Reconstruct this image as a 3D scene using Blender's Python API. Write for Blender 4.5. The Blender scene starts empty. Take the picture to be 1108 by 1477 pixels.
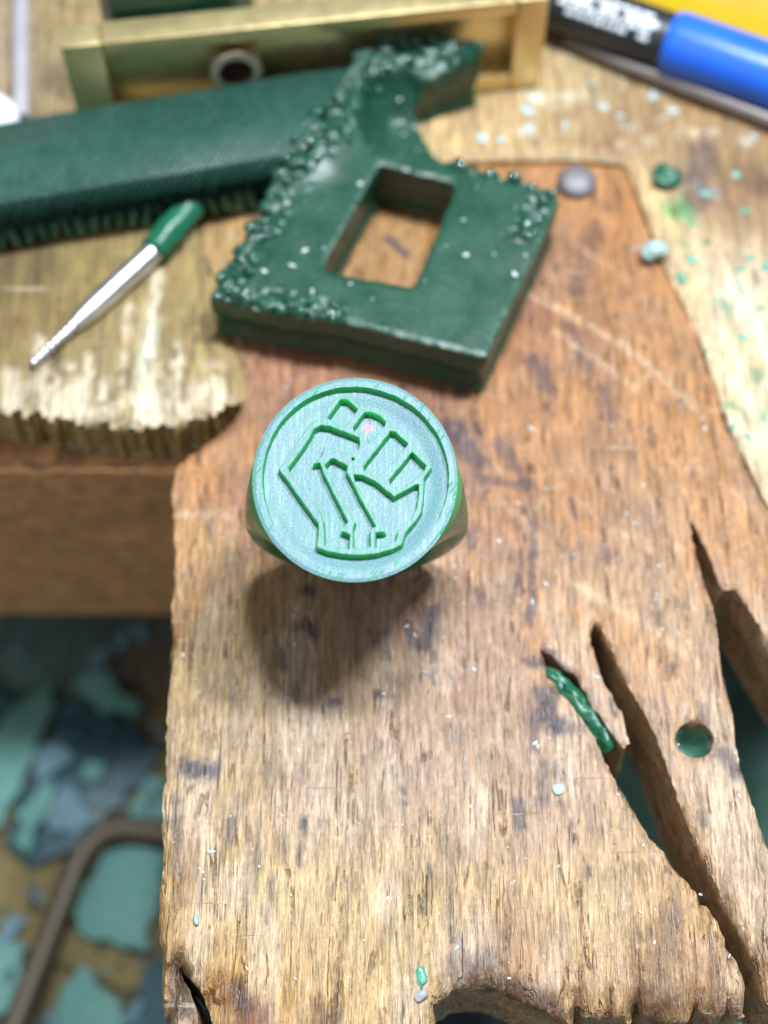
import bpy, bmesh, math, random
import numpy as np
from mathutils import Vector, Matrix
from mathutils.geometry import delaunay_2d_cdt

random.seed(7)
rng = np.random.default_rng(11)
MM = 0.001
scene = bpy.context.scene
COL = scene.collection

# ------------------------------------------------------------------ camera
DEP = math.radians(62)
FPX, W0, H0 = 2300.0, 1108.0, 1477.0
LEAN = math.radians(6)
F = np.array([0, math.cos(DEP), -math.sin(DEP)])
R = np.array([1.0, 0, 0])
U = np.cross(R, F)
NRM = np.array([0, -math.sin(LEAN), math.cos(LEAN)])      # axis of the leaning ring
RING_H = 22.0
FACE_C = RING_H * NRM
CAM = FACE_C - 140 * (F + R * (512 - 554) / FPX + U * (738.5 - 688) / FPX)

cam_d = bpy.data.cameras.new('camera')
cam = bpy.data.objects.new('camera', cam_d)
COL.objects.link(cam)
cam.location = CAM * MM
cam.rotation_euler = (math.pi / 2 - DEP, 0, 0)
cam_d.sensor_fit = 'HORIZONTAL'
cam_d.sensor_width = 36
cam_d.lens = 36 * FPX / W0
cam_d.clip_start = 0.005
cam_d.clip_end = 20
cam_d.dof.use_dof = True
cam_d.dof.focus_distance = 0.1425
cam_d.dof.aperture_fstop = 19.0
scene.camera = cam

# ------------------------------------------------------------------ world, lamp, exposure
world = bpy.data.worlds.new('World')
scene.world = world
world.use_nodes = True
bgn = world.node_tree.nodes['Background']
bgn.inputs[0].default_value = (0.90, 0.95, 1.0, 1)
bgn.inputs[1].default_value = 0.21

LDIR = Vector((0.20, 0.18, 0.965)).normalized()
for side in (-1, 1):                                          # the bench lamp has two bright heads side by side
    ld = bpy.data.lights.new('bench_lamp', 'AREA')
    ld.shape = 'RECTANGLE'
    ld.size, ld.size_y = 0.052, 0.030
    ld.energy = 1.62
    ld.color = (0.83, 0.92, 1.0)
    lamp = bpy.data.objects.new('bench_lamp', ld)
    COL.objects.link(lamp)
    lamp.location = LDIR * 0.40 + Vector((side * 0.055, 0, 0))
    lamp.rotation_euler = LDIR.to_track_quat('Z', 'Y').to_euler()

rd = bpy.data.lights.new('fill_light', 'AREA')               # added soft fill from the front left, lifts slot walls and shadows
rd.shape = 'RECTANGLE'
rd.size, rd.size_y = 0.7, 0.5
rd.energy = 1.3
rd.color = (0.95, 0.97, 1.0)
fill_lamp = bpy.data.objects.new('fill_light', rd)
COL.objects.link(fill_lamp)
RDIR = Vector((-0.58, -0.38, 0.72)).normalized()
fill_lamp.location = RDIR * 0.9
fill_lamp.rotation_euler = RDIR.to_track_quat('Z', 'Y').to_euler()

scene.view_settings.view_transform = 'Standard'
scene.view_settings.look = 'None'
scene.view_settings.exposure = 0.14
scene.view_settings.gamma = 1.0
scene.render.engine = 'CYCLES'

# ------------------------------------------------------------------ helpers
def P(px, py, z=0.0):
    """the point (mm) at height z that the photograph shows at this pixel"""
    d = F + R * (px - 554) / FPX + U * (738.5 - py) / FPX
    t = (z - CAM[2]) / d[2]
    return CAM + t * d

def PL(pts, z=0.0):
    return np.array([P(a, b, z)[:2] for a, b in pts])

def lin(c):
    c = np.array(c, float) / 255.0
    return np.where(c <= 0.04045, c / 12.92, ((c + 0.055) / 1.055) ** 2.4)

def _hash(ix, iy, seed):
    h = (ix.astype(np.int64) * 374761393 + iy.astype(np.int64) * 668265263 + seed * 1442695041) & 0xFFFFFFFF
    h = ((h ^ (h >> 13)) * 1274126177) & 0xFFFFFFFF
    return ((h ^ (h >> 16)) & 0xFFFF) / 65535.0

def vn(x, y, seed=0):
    x = np.asarray(x, float); y = np.asarray(y, float)
    ix = np.floor(x); iy = np.floor(y)
    fx = x - ix; fy = y - iy
    fx = fx * fx * (3 - 2 * fx); fy = fy * fy * (3 - 2 * fy)
    a = _hash(ix, iy, seed); b = _hash(ix + 1, iy, seed)
    c = _hash(ix, iy + 1, seed); d = _hash(ix + 1, iy + 1, seed)
    return (a * (1 - fx) + b * fx) * (1 - fy) + (c * (1 - fx) + d * fx) * fy

def fbm(x, y, seed=0, o=4):
    s = 0; a = 0.5
    for k in range(o):
        s = s + a * vn(x * 2 ** k, y * 2 ** k, seed + k * 17); a *= 0.5
    return s / (1 - 0.5 ** o)

def worley(x, y, seed=0):
    ix = np.floor(x); iy = np.floor(y)
    best = np.full(np.shape(x), 9.0)
    for dx in (-1, 0, 1):
        for dy in (-1, 0, 1):
            cx = ix + dx; cy = iy + dy
            qx = cx + _hash(cx, cy, seed); qy = cy + _hash(cx, cy, seed + 5)
            best = np.minimum(best, (qx - x) ** 2 + (qy - y) ** 2)
    return np.sqrt(best)

def seg_dist(x, y, a, b):
    ax, ay = a; bx, by = b
    dx, dy = bx - ax, by - ay
    t = np.clip(((x - ax) * dx + (y - ay) * dy) / (dx * dx + dy * dy + 1e-12), 0, 1)
    return np.hypot(x - ax - t * dx, y - ay - t * dy)

def poly_dist(x, y, poly, closed=True):
    d = np.full(np.shape(x), 1e9)
    n = len(poly)
    for i in range(n if closed else n - 1):
        d = np.minimum(d, seg_dist(x, y, poly[i], poly[(i + 1) % n]))
    return d

def inside(x, y, poly):
    c = np.zeros(np.shape(x), bool)
    n = len(poly)
    for i in range(n):
        x1, y1 = poly[i]; x2, y2 = poly[(i + 1) % n]
        if y1 == y2:
            continue
        c ^= ((y1 > y) != (y2 > y)) & (x < (x2 - x1) * (y - y1) / (y2 - y1) + x1)
    return c

def sdf(x, y, poly):
    d = poly_dist(x, y, poly)
    return np.where(inside(x, y, poly), d, -d)

def ss(a, b, x):
    t = np.clip((x - a) / (b - a), 0, 1)
    return t * t * (3 - 2 * t)

def resample(poly, step, jit=0.0, seed=0, closed=True):
    out = []
    r = np.random.default_rng(seed)
    n = len(poly)
    for i in range(n if closed else n - 1):
        a = np.array(poly[i]); b = np.array(poly[(i + 1) % n])
        L = np.linalg.norm(b - a); k = max(1, int(round(L / step)))
        nn = np.array([-(b - a)[1], (b - a)[0]]) / (L + 1e-9)
        for j in range(k):
            p = a + (b - a) * j / k
            if jit and L > step:
                p = p + nn * r.normal(0, jit)
            out.append(p)
    return np.array(out)

def smooth_closed(poly, it=1):
    p = np.array(poly, float)
    for _ in range(it):
        q = np.empty((2 * len(p), 2))
        nx = np.roll(p, -1, 0)
        q[0::2] = 0.75 * p + 0.25 * nx
        q[1::2] = 0.25 * p + 0.75 * nx
        p = q
    return p

def mesh_obj(name, verts, faces, mat, parent=None, smooth=False, cols=None, loc=None):
    me = bpy.data.meshes.new(name)
    me.from_pydata([tuple(v) for v in (np.asarray(verts, float) * MM)], [], [tuple(f) for f in faces])
    me.update()
    if smooth:
        me.polygons.foreach_set('use_smooth', [True] * len(me.polygons))
    if cols is not None:
        at = me.color_attributes.new('Col', 'FLOAT_COLOR', 'POINT')
        c4 = np.ones((len(verts), 4)); c4[:, :3] = cols
        at.data.foreach_set('color', c4.astype(np.float32).ravel())
    if mat is not None:
        me.materials.append(mat)
    o = bpy.data.objects.new(name, me)
    COL.objects.link(o)
    if parent is not None:
        o.parent = parent
    if loc is not None:
        o.location = np.asarray(loc, float) * MM
    return o

def tag(o, label=None, cat=None, group=None, kind=None):
    if label: o['label'] = label
    if cat: o['category'] = cat
    if group: o['group'] = group
    if kind: o['kind'] = kind
    return o

def empty(name, loc):
    o = bpy.data.objects.new(name, None)
    COL.objects.link(o)
    o.location = np.asarray(loc, float) * MM
    o.empty_display_size = 0.003
    return o

def under(o, parent):
    """parent o (built in world mm) to an empty without moving it"""
    o.parent = parent
    o.matrix_parent_inverse = Matrix.Translation(-Vector(parent.location))
    return o

def lathe_pts(profile, seg=48, ax_p=(0, 0, 0), ax_d=(0, 0, 1)):
    """profile [(s, r)] along an axis from ax_p in direction ax_d (mm)"""
    d = Vector(ax_d).normalized()
    q = d.to_track_quat('Z', 'Y')
    vs = []; fs = []
    for s, r in profile:
        for k in range(seg):
            a = 2 * math.pi * k / seg
            v = q @ Vector((r * math.cos(a), r * math.sin(a), s))
            vs.append(Vector(ax_p) + v)
    n = len(profile)
    for i in range(n - 1):
        for k in range(seg):
            k2 = (k + 1) % seg
            fs.append((i * seg + k, i * seg + k2, (i + 1) * seg + k2, (i + 1) * seg + k))
    fs.append(tuple(reversed(range(seg))))
    fs.append(tuple((n - 1) * seg + k for k in range(seg)))
    return [tuple(v) for v in vs], fs

def edge_smooth(o, ang=35):
    me = o.data
    me.polygons.foreach_set('use_smooth', [True] * len(me.polygons))
    bm = bmesh.new(); bm.from_mesh(me)
    for e in bm.edges:
        if len(e.link_faces) == 2 and e.calc_face_angle(0) > math.radians(ang):
            e.smooth = False
    bm.to_mesh(me); bm.free()
    return o

def slab(name, outer, holes, ztop, thick, step, mat, hfun, cfun, levels=5, wall_noise=0.25, wall_col=None,
         parent=None, stepy=None, wall_prof=None, seed=0, zbot=None):
    """a board: outline triangulated with inner points, its top relief from hfun, rough side walls, a bottom"""
    stepy = stepy or step
    rng = np.random.default_rng(seed + 100)
    loops = [np.asarray(outer)] + [np.asarray(h) for h in holes]
    x0, y0 = loops[0].min(0); x1, y1 = loops[0].max(0)
    gx, gy = np.meshgrid(np.arange(x0, x1, step), np.arange(y0, y1, stepy))
    gx = gx + rng.uniform(-.3, .3, gx.shape) * step; gy = gy + rng.uniform(-.3, .3, gy.shape) * stepy
    gx = gx.ravel(); gy = gy.ravel()
    ok = inside(gx, gy, loops[0])
    dmin = poly_dist(gx, gy, loops[0])
    for h in loops[1:]:
        ok &= ~inside(gx, gy, h)
        dmin = np.minimum(dmin, poly_dist(gx, gy, h))
    ok &= dmin > 0.45 * min(step, stepy)
    pts = []; edges = []
    for L in loops:
        b = len(pts)
        pts += [tuple(p) for p in L]
        edges += [(b + i, b + (i + 1) % len(L)) for i in range(len(L))]
    pts += list(zip(gx[ok], gy[ok]))
    ov, oe, of, *_ = delaunay_2d_cdt([Vector(p) for p in pts], edges, [], 0, 1e-7)
    V = np.array([tuple(v) for v in ov]); T = np.array([tuple(f) for f in of])
    cen = V[T].mean(1)
    keep = inside(cen[:, 0], cen[:, 1], loops[0])
    for h in loops[1:]:
        keep &= ~inside(cen[:, 0], cen[:, 1], h)
    T = T[keep]
    a = V[T]
    ar = (a[:, 1, 0] - a[:, 0, 0]) * (a[:, 2, 1] - a[:, 0, 1]) - (a[:, 1, 1] - a[:, 0, 1]) * (a[:, 2, 0] - a[:, 0, 0])
    T[ar < 0] = T[ar < 0][:, ::-1]
    used = np.unique(T); remap = -np.ones(len(V), int); remap[used] = np.arange(len(used))
    V = V[used]; T = remap[T]
    d = poly_dist(V[:, 0], V[:, 1], loops[0])
    for h in loops[1:]:
        d = np.minimum(d, poly_dist(V[:, 0], V[:, 1], h))
    zt = ztop + hfun(V[:, 0], V[:, 1], d)
    cols = cfun(V[:, 0], V[:, 1], d)
    # boundary half edges
    E = {}
    for t in T:
        for i in range(3):
            E[(t[i], t[(i + 1) % 3])] = 1
    be = [(i, j) for (i, j) in E if (j, i) not in E]
    bv = sorted({i for e in be for i in e})
    nrm = {i: np.zeros(2) for i in bv}
    for i, j in be:
        t = V[j] - V[i]; t = t / (np.linalg.norm(t) + 1e-12)
        nrm[i] += (t[1], -t[0]); nrm[j] += (t[1], -t[0])
    verts = [(V[i, 0], V[i, 1], zt[i]) for i in range(len(V))]
    allc = [tuple(c) for c in cols]
    faces = [tuple(t) for t in T]
    idx = {}
    bx = np.array([V[i] for i in bv])
    zb = np.full(len(bv), ztop - thick) if zbot is None else zbot(bx[:, 0], bx[:, 1])
    nb = len(verts)                     # bottom sheet
    zbb = np.full(len(V), ztop - thick) if zbot is None else zbot(V[:, 0], V[:, 1])
    verts += [(V[i, 0], V[i, 1], zbb[i]) for i in range(len(V))]
    allc += [allc[i] for i in range(len(V))]
    faces += [tuple(nb + t[::-1]) for t in T]
    for i in bv:
        idx[(levels, i)] = nb + i
    for lv in range(1, levels):
        f_ = lv / levels
        nz = (fbm(bx[:, 0] * 0.9 + bx[:, 1] * .6 + 31, np.full(len(bv), f_ * 5.0), seed + 3) - .5) * 2 * wall_noise
        pr = wall_prof(f_) if wall_prof else 0.0
        for k, i in enumerate(bv):
            m = nrm[i] / (np.linalg.norm(nrm[i]) + 1e-9)
            p = V[i] + m * (nz[k] + pr)
            idx[(lv, i)] = len(verts)
            verts.append((p[0], p[1], zt[i] * (1 - f_) + zb[k] * f_))
            allc.append(tuple(wall_col) if wall_col is not None else allc[i])
    for i in bv:
        idx[(0, i)] = i
    for i, j in be:
        for lv in range(levels):
            faces.append((idx[(lv, j)], idx[(lv, i)], idx[(lv + 1, i)], idx[(lv + 1, j)]))
    o = mesh_obj(name, verts, faces, mat, parent, True, np.array(allc))
    return edge_smooth(o, 50)

# ------------------------------------------------------------------ materials
def new_mat(name):
    m = bpy.data.materials.new(name)
    m.use_nodes = True
    nt = m.node_tree
    return m, nt, nt.nodes['Principled BSDF']

def N(nt, t, **kw):
    n = nt.nodes.new(t)
    for k, v in kw.items():
        setattr(n, k, v)
    return n

def mapping(nt, scale, rot=0.0):
    tc = N(nt, 'ShaderNodeTexCoord')
    mp = N(nt, 'ShaderNodeMapping')
    mp.inputs['Scale'].default_value = scale
    mp.inputs['Rotation'].default_value = (0, 0, rot)
    nt.links.new(tc.outputs['Object'], mp.inputs[0])
    return mp.outputs[0]

def noise(nt, vec, scale=1, detail=4, rough=.55, dist=0.0):
    n = N(nt, 'ShaderNodeTexNoise')
    n.inputs['Scale'].default_value = scale
    n.inputs['Detail'].default_value = detail
    n.inputs['Roughness'].default_value = rough
    n.inputs['Distortion'].default_value = dist
    nt.links.new(vec, n.inputs['Vector'])
    return n.outputs[0]

def ramp(nt, v, stops):
    r = N(nt, 'ShaderNodeValToRGB')
    el = r.color_ramp.elements
    while len(el) < len(stops):
        el.new(0.5)
    for e, (p, c) in zip(el, stops):
        e.position = p
        e.color = (c, c, c, 1) if not hasattr(c, '__len__') else (*c, 1)
    nt.links.new(v, r.inputs[0])
    return r.outputs[0]

def mix(nt, a, b, fac, mode='MIX'):
    m = N(nt, 'ShaderNodeMix', data_type='RGBA', blend_type=mode)
    for s, v in ((m.inputs[0], fac), (m.inputs[6], a), (m.inputs[7], b)):
        if hasattr(v, 'is_linked') or isinstance(v, bpy.types.NodeSocket):
            nt.links.new(v, s)
        elif hasattr(v, '__len__'):
            s.default_value = (*v, 1)
        else:
            s.default_value = v
    return m.outputs[2]

def math_n(nt, op, a, b):
    m = N(nt, 'ShaderNodeMath', operation=op)
    for s, v in zip(m.inputs, (a, b)):
        if isinstance(v, bpy.types.NodeSocket):
            nt.links.new(v, s)
        else:
            s.default_value = v
    return m.outputs[0]

def bump(nt, bsdf, h, strength, dist):
    b = N(nt, 'ShaderNodeBump')
    b.inputs['Strength'].default_value = strength
    b.inputs['Distance'].default_value = dist
    nt.links.new(h, b.inputs['Height'])
    nt.links.new(b.outputs[0], bsdf.inputs['Normal'])

def wood_mat(name, rot, grain=1.0, rough=(0.38, 0.62), spec=0.5, bstr=0.6):
    """colour comes from the painted board; the nodes add grain, pores, scratches and fibre relief (mm)"""
    m, nt, b = new_mat(name)
    at = N(nt, 'ShaderNodeVertexColor', layer_name='Col')
    g1 = noise(nt, mapping(nt, (2300 * grain, 240 * grain, 1200), rot), 1, 6, .62, .6)      # fine fibres
    g2 = noise(nt, mapping(nt, (380 * grain, 45 * grain, 300), rot), 1, 4, .6, .8)        # bands
    g3 = noise(nt, mapping(nt, (5200 * grain, 420 * grain, 2500), rot), 1, 3, .5, .2)     # hair-fine
    g4 = noise(nt, mapping(nt, (260, 260, 260)), 1, 5, .65)                               # blotches
    sc = noise(nt, mapping(nt, (80, 1500, 400), rot + .95), 1, 2, .5, .1)                  # cross scratches
    sc2 = noise(nt, mapping(nt, (70, 1300, 400), rot - 1.0), 1, 2, .5, .1)
    c = mix(nt, at.outputs[0], ramp(nt, g1, [(.30, .38), (.50, .97), (.70, 1.42)]), .9, 'MULTIPLY')
    c = mix(nt, c, ramp(nt, g2, [(.32, .70), (.5, 1.0), (.68, 1.18)]), .45, 'MULTIPLY')
    c = mix(nt, c, ramp(nt, g4, [(.32, .62), (.5, 1.0), (.7, 1.25)]), .6, 'MULTIPLY')
    pores = ramp(nt, g3, [(.30, 1.0), (.42, 0.0)])
    c = mix(nt, c, (.055, .03, .018), math_n(nt, 'MULTIPLY', pores, .6))
    g5 = noise(nt, mapping(nt, (330 * grain, 22 * grain, 300), rot), 1, 3, .55, .5)
    ab = N(nt, 'ShaderNodeMath', operation='ABSOLUTE')
    nt.links.new(math_n(nt, 'SUBTRACT', g5, .5), ab.inputs[0])
    crk = math_n(nt, 'MULTIPLY', ramp(nt, ab.outputs[0], [(.004, 1.0), (.016, 0.0)]), ramp(nt, g4, [(.50, 0.0), (.60, 1.0)]))
    c = mix(nt, c, (.045, .026, .016), math_n(nt, 'MULTIPLY', crk, .6))
    s_a = ramp(nt, sc, [(.70, 0.0), (.76, 1.0)])
    s_b = ramp(nt, sc2, [(.71, 0.0), (.77, 1.0)])
    scr = math_n(nt, 'MAXIMUM', s_a, s_b)
    c = mix(nt, c, (.62, .50, .36), math_n(nt, 'MULTIPLY', scr, .45))
    nt.links.new(c, b.inputs['Base Color'])
    rg = N(nt, 'ShaderNodeMapRange')
    rg.inputs[3].default_value, rg.inputs[4].default_value = rough
    rg.inputs[1].default_value, rg.inputs[2].default_value = .3, .7
    nt.links.new(g2, rg.inputs[0])
    nt.links.new(rg.outputs[0], b.inputs['Roughness'])
    b.inputs['Specular IOR Level'].default_value = spec
    h = math_n(nt, 'ADD', math_n(nt, 'MULTIPLY', g1, 1.0), math_n(nt, 'MULTIPLY', g2, 1.2))
    h = math_n(nt, 'ADD', h, math_n(nt, 'MULTIPLY', g3, .8))
    h = math_n(nt, 'SUBTRACT', h, math_n(nt, 'MULTIPLY', scr, .25))
    h = math_n(nt, 'SUBTRACT', h, math_n(nt, 'MULTIPLY', crk, .7))
    bump(nt, b, h, bstr, .00035)
    return m

def wax_mat(name, col, rough=.36, sss=.25, bstr=.25, dust=0.0, dustcol=(.33, .45, .45), scale=1.0, spec=.5, streak=None):
    m, nt, b = new_mat(name)
    n1 = noise(nt, mapping(nt, (300 * scale,) * 3), 1, 5, .6)
    n2 = noise(nt, mapping(nt, (1900 * scale,) * 3), 1, 4, .6)
    c = mix(nt, tuple(0.72 * x for x in col), tuple(min(1, 1.25 * x) for x in col), n1)
    if dust:
        dm = ramp(nt, n2, [(.52, 0.0), (.72, 1.0)])
        c = mix(nt, c, dustcol, math_n(nt, 'MULTIPLY', dm, dust))
    h = math_n(nt, 'ADD', n2, math_n(nt, 'MULTIPLY', n1, 1.5))
    if streak:
        s1 = noise(nt, mapping(nt, (60, 2200, 900), streak), 1, 3, .5, .05)
        h = math_n(nt, 'ADD', h, math_n(nt, 'MULTIPLY', s1, 2.0))
        c = mix(nt, c, dustcol, math_n(nt, 'MULTIPLY', ramp(nt, s1, [(.55, 0.0), (.75, 1.0)]), .35))
    nt.links.new(c, b.inputs['Base Color'])
    rr = ramp(nt, n1, [(.3, rough * .8), (.7, min(1, rough * 1.3))])
    nt.links.new(rr, b.inputs['Roughness'])
    b.inputs['Specular IOR Level'].default_value = spec
    b.inputs['Subsurface Weight'].default_value = sss
    b.inputs['Subsurface Radius'].default_value = (.35, 1.0, .5)
    b.inputs['Subsurface Scale'].default_value = .0012
    bump(nt, b, h, bstr, .0002)
    return m

def plain_mat(name, col, rough=.4, metal=0.0, spec=.5, nscale=600, var=.25, bstr=.12):
    m, nt, b = new_mat(name)
    n1 = noise(nt, mapping(nt, (nscale,) * 3), 1, 5, .6)
    c = mix(nt, tuple((1 - var) * x for x in col), tuple(min(1, (1 + var) * x) for x in col), n1)
    nt.links.new(c, b.inputs['Base Color'])
    nt.links.new(ramp(nt, n1, [(.3, rough * .85), (.7, min(1, rough * 1.2))]), b.inputs['Roughness'])
    b.inputs['Metallic'].default_value = metal
    b.inputs['Specular IOR Level'].default_value = spec
    bump(nt, b, n1, bstr, .0002)
    return m

M_PIN = wood_mat('worn pin wood', -0.10, 1.0, rough=(.27, .50), spec=.85, bstr=1.0)
M_BENCH = wood_mat('bench wood', 0.45, .8, rough=(.45, .7), bstr=.5)
M_APRON = wood_mat('apron wood', 1.52, .17, rough=(.5, .75), bstr=.5)
M_TRAY = wood_mat('tray wood', 1.1, .5, rough=(.6, .85), bstr=.4)
GREEN = (.010, .105, .042)
M_WAX = wax_mat('dark green carving wax', (.008, .062, .032), .34, .4, .22, .25, (.09, .18, .17))
M_WAXBAR = wax_mat('dark green wax bar', (.018, .068, .050), .36, .2, .3, .35, (.13, .22, .21))
M_RING = wax_mat('green ring wax', (.012, .150, .045), .30, .35, .12)

# ------------------------------------------------------------------ painting boards
def anchors(x, y, lst, z, p=2.6):
    num = np.zeros((len(x), 3)); den = np.zeros(len(x))
    for px, py, c in lst:
        q = P(px, py, z)
        w = 1.0 / (np.hypot(x - q[0], y - q[1]) + 1.5) ** p
        num += w[:, None] * lin(c); den += w
    c = num / den[:, None]
    return c * .93 + c.mean(1)[:, None] * .07

def stroke(c, x, y, pts, wpx, col, a, z=0, seed=0, rag=.85, soft=.5, nsc=1.5):
    q = PL(pts, z)
    w = wpx / 15.0
    d = poly_dist(x, y, q, False) if len(q) > 1 else np.hypot(x - q[0][0], y - q[0][1])
    d = d + (fbm(x * nsc, y * nsc * .6, 50 + seed, 4) - .5) * 2 * rag * w
    k = a * (1 - ss(w * (1 - soft), w * (1 + soft), d))
    return c * (1 - k[:, None]) + lin(col) * k[:, None]
# ------------------------------------------------------------------ the bench pin
PIN_PX = [(278, 262), (500, 240), (830, 232), (903, 240), (955, 380), (1005, 480), (1045, 600), (1100, 720), (1170, 820),
          (1215, 930), (1230, 1100), (1200, 1100), (1160, 1010), (1108, 926), (1085, 885), (1062, 850), (1042, 850), (1020, 790), (996, 748),
          (1003, 800), (1030, 880), (1034, 915), (1045, 980), (1058, 1030), (1062, 1075), (1075, 1130), (1100, 1195),
          (1130, 1260), (1160, 1400), (1140, 1468), (1112, 1445), (1105, 1420), (1094, 1389), (1068, 1336), (1026, 1257),
          (994, 1189), (973, 1136), (958, 1089), (937, 1037), (910, 994), (881, 931), (868, 903), (858, 895), (851, 914), (859, 947),
          (871, 983), (887, 1007), (899, 1031), (909, 1071), (900, 1080), (883, 1055), (871, 1037), (853, 1015), (841, 991), (832, 973),
          (815, 963), (800, 947), (782, 934), (778, 931), (786, 953), (805, 991), (825, 1015), (843, 1039), (859, 1065), (871, 1092),
          (887, 1124), (910, 1163), (937, 1205), (979, 1252), (1005, 1284), (1036, 1326), (1063, 1373), (1079, 1420),
          (1076, 1457), (1079, 1464), (1060, 1461), (1052, 1448), (1046, 1462), (1030, 1469), (1010, 1457), (1006, 1440), (1000, 1462), (995, 1471), (975, 1474), (936, 1464), (921, 1448), (914, 1471),
          (876, 1464), (847, 1464), (832, 1446), (830, 1474), (802, 1466), (768, 1449), (733, 1434), (703, 1422), (659, 1424),
          (624, 1444), (625, 1477), (622, 1500), (600, 1530), (500, 1545), (400, 1540), (320, 1520), (306, 1475), (290, 1430),
          (270, 1405), (256, 1393), (268, 1418), (280, 1448), (290, 1490), (270, 1530), (245, 1500), (235, 1460), (228, 1420), (234, 1380),
          (226, 1340), (228, 1290), (234, 1240), (232, 1180), (238, 1100), (240, 1040), (246, 960), (248, 880), (252, 800),
          (249, 740), (248, 700), (258, 668), (285, 645), (320, 622), (342, 600), (349, 585), (352, 560), (348, 525), (330, 475),
          (306, 405), (288, 335), (280, 285)]
pin_poly = resample(PL(PIN_PX), .5, .06, 5)
hc = P(1003, 1066)[:2]
hole = np.array([(hc[0] + 1.85 * math.cos(a), hc[1] + 1.85 * math.sin(a)) for a in np.linspace(0, 2 * math.pi, 28, endpoint=False)])
GA = -0.10

def grain(x, y):
    return x * math.cos(GA) + y * math.sin(GA), -x * math.sin(GA) + y * math.cos(GA)

def pin_h(x, y, d):
    s, t = grain(x, y)
    front = ss(-18, -44, y)
    rn = .10 + .55 * front
    calm = 1 - np.exp(-(x ** 2 + (y + 1) ** 2) / 60)
    z = (fbm(s * 1.1, t * .10, 3, 4) - .5) * rn * 1.3 * calm + (fbm(s * .12, t * .1, 9, 3) - .5) * .8 * calm
    fur = fbm(s * .75 + 40, t * .07, 23, 3)
    z -= front * .5 * ss(.60, .70, fur)
    z += front * (fbm(s * 2.6, t * .35, 37, 3) - .5) * .5                                # open furrows at the chewed front
    lefty = ss(-14, -17.5, x)
    z -= lefty * .35 * ss(.5, .62, fbm(s * 1.9, t * .06, 71, 2))        # ridged left flank
    z -= .28 * np.clip(1 - d / .5, 0, 1) ** 2                           # worn, rounded rims
    z -= front * 1.5 * np.clip(1 - d / 2.0, 0, 1) ** 2 * (.1 + 1.3 * vn(s * 1.5, t * .3, 8)) + front * np.clip(1 - d / 3, 0, 1) * .7 * (vn(s * 2.1, t * 1.4, 18) - .5)
    return z

PIN_ANCH = [(570, 350, (186, 136, 78)), (430, 520, (165, 105, 70)), (760, 470, (158, 104, 72)), (620, 600, (160, 108, 74)), (820, 400, (176, 124, 84)), (930, 560, (182, 128, 78)),
            (700, 720, (166, 116, 84)), (860, 760, (172, 124, 86)), (960, 700, (186, 136, 92)), (330, 330, (200, 160, 96)), (300, 690, (176, 122, 76)),
            (340, 720, (160, 108, 80)), (280, 780, (182, 142, 78)), (320, 900, (166, 132, 82)), (270, 980, (172, 136, 78)), (420, 1040, (172, 138, 98)),
            (600, 900, (162, 118, 88)), (700, 1000, (172, 132, 104)), (880, 850, (186, 144, 104)), (980, 900, (190, 148, 108)), (600, 1120, (186, 152, 126)),
            (450, 1150, (188, 156, 128)), (800, 1150, (184, 148, 122)), (300, 1150, (178, 146, 104)), (270, 1280, (188, 148, 82)), (380, 1300, (200, 170, 122)),  # pale greyish tones mid-front carry the lamp's sheen in the colour
            (600, 1300, (192, 160, 114)), (850, 1320, (190, 156, 112)), (1020, 1150, (196, 158, 122)), (1080, 1320, (194, 154, 104)), (1000, 1400, (176, 132, 86)),
            (550, 1420, (192, 158, 106)), (350, 1440, (186, 138, 62)), (750, 1410, (160, 120, 84)), (260, 1440, (150, 116, 70))]
INK = (56, 50, 70)
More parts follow.
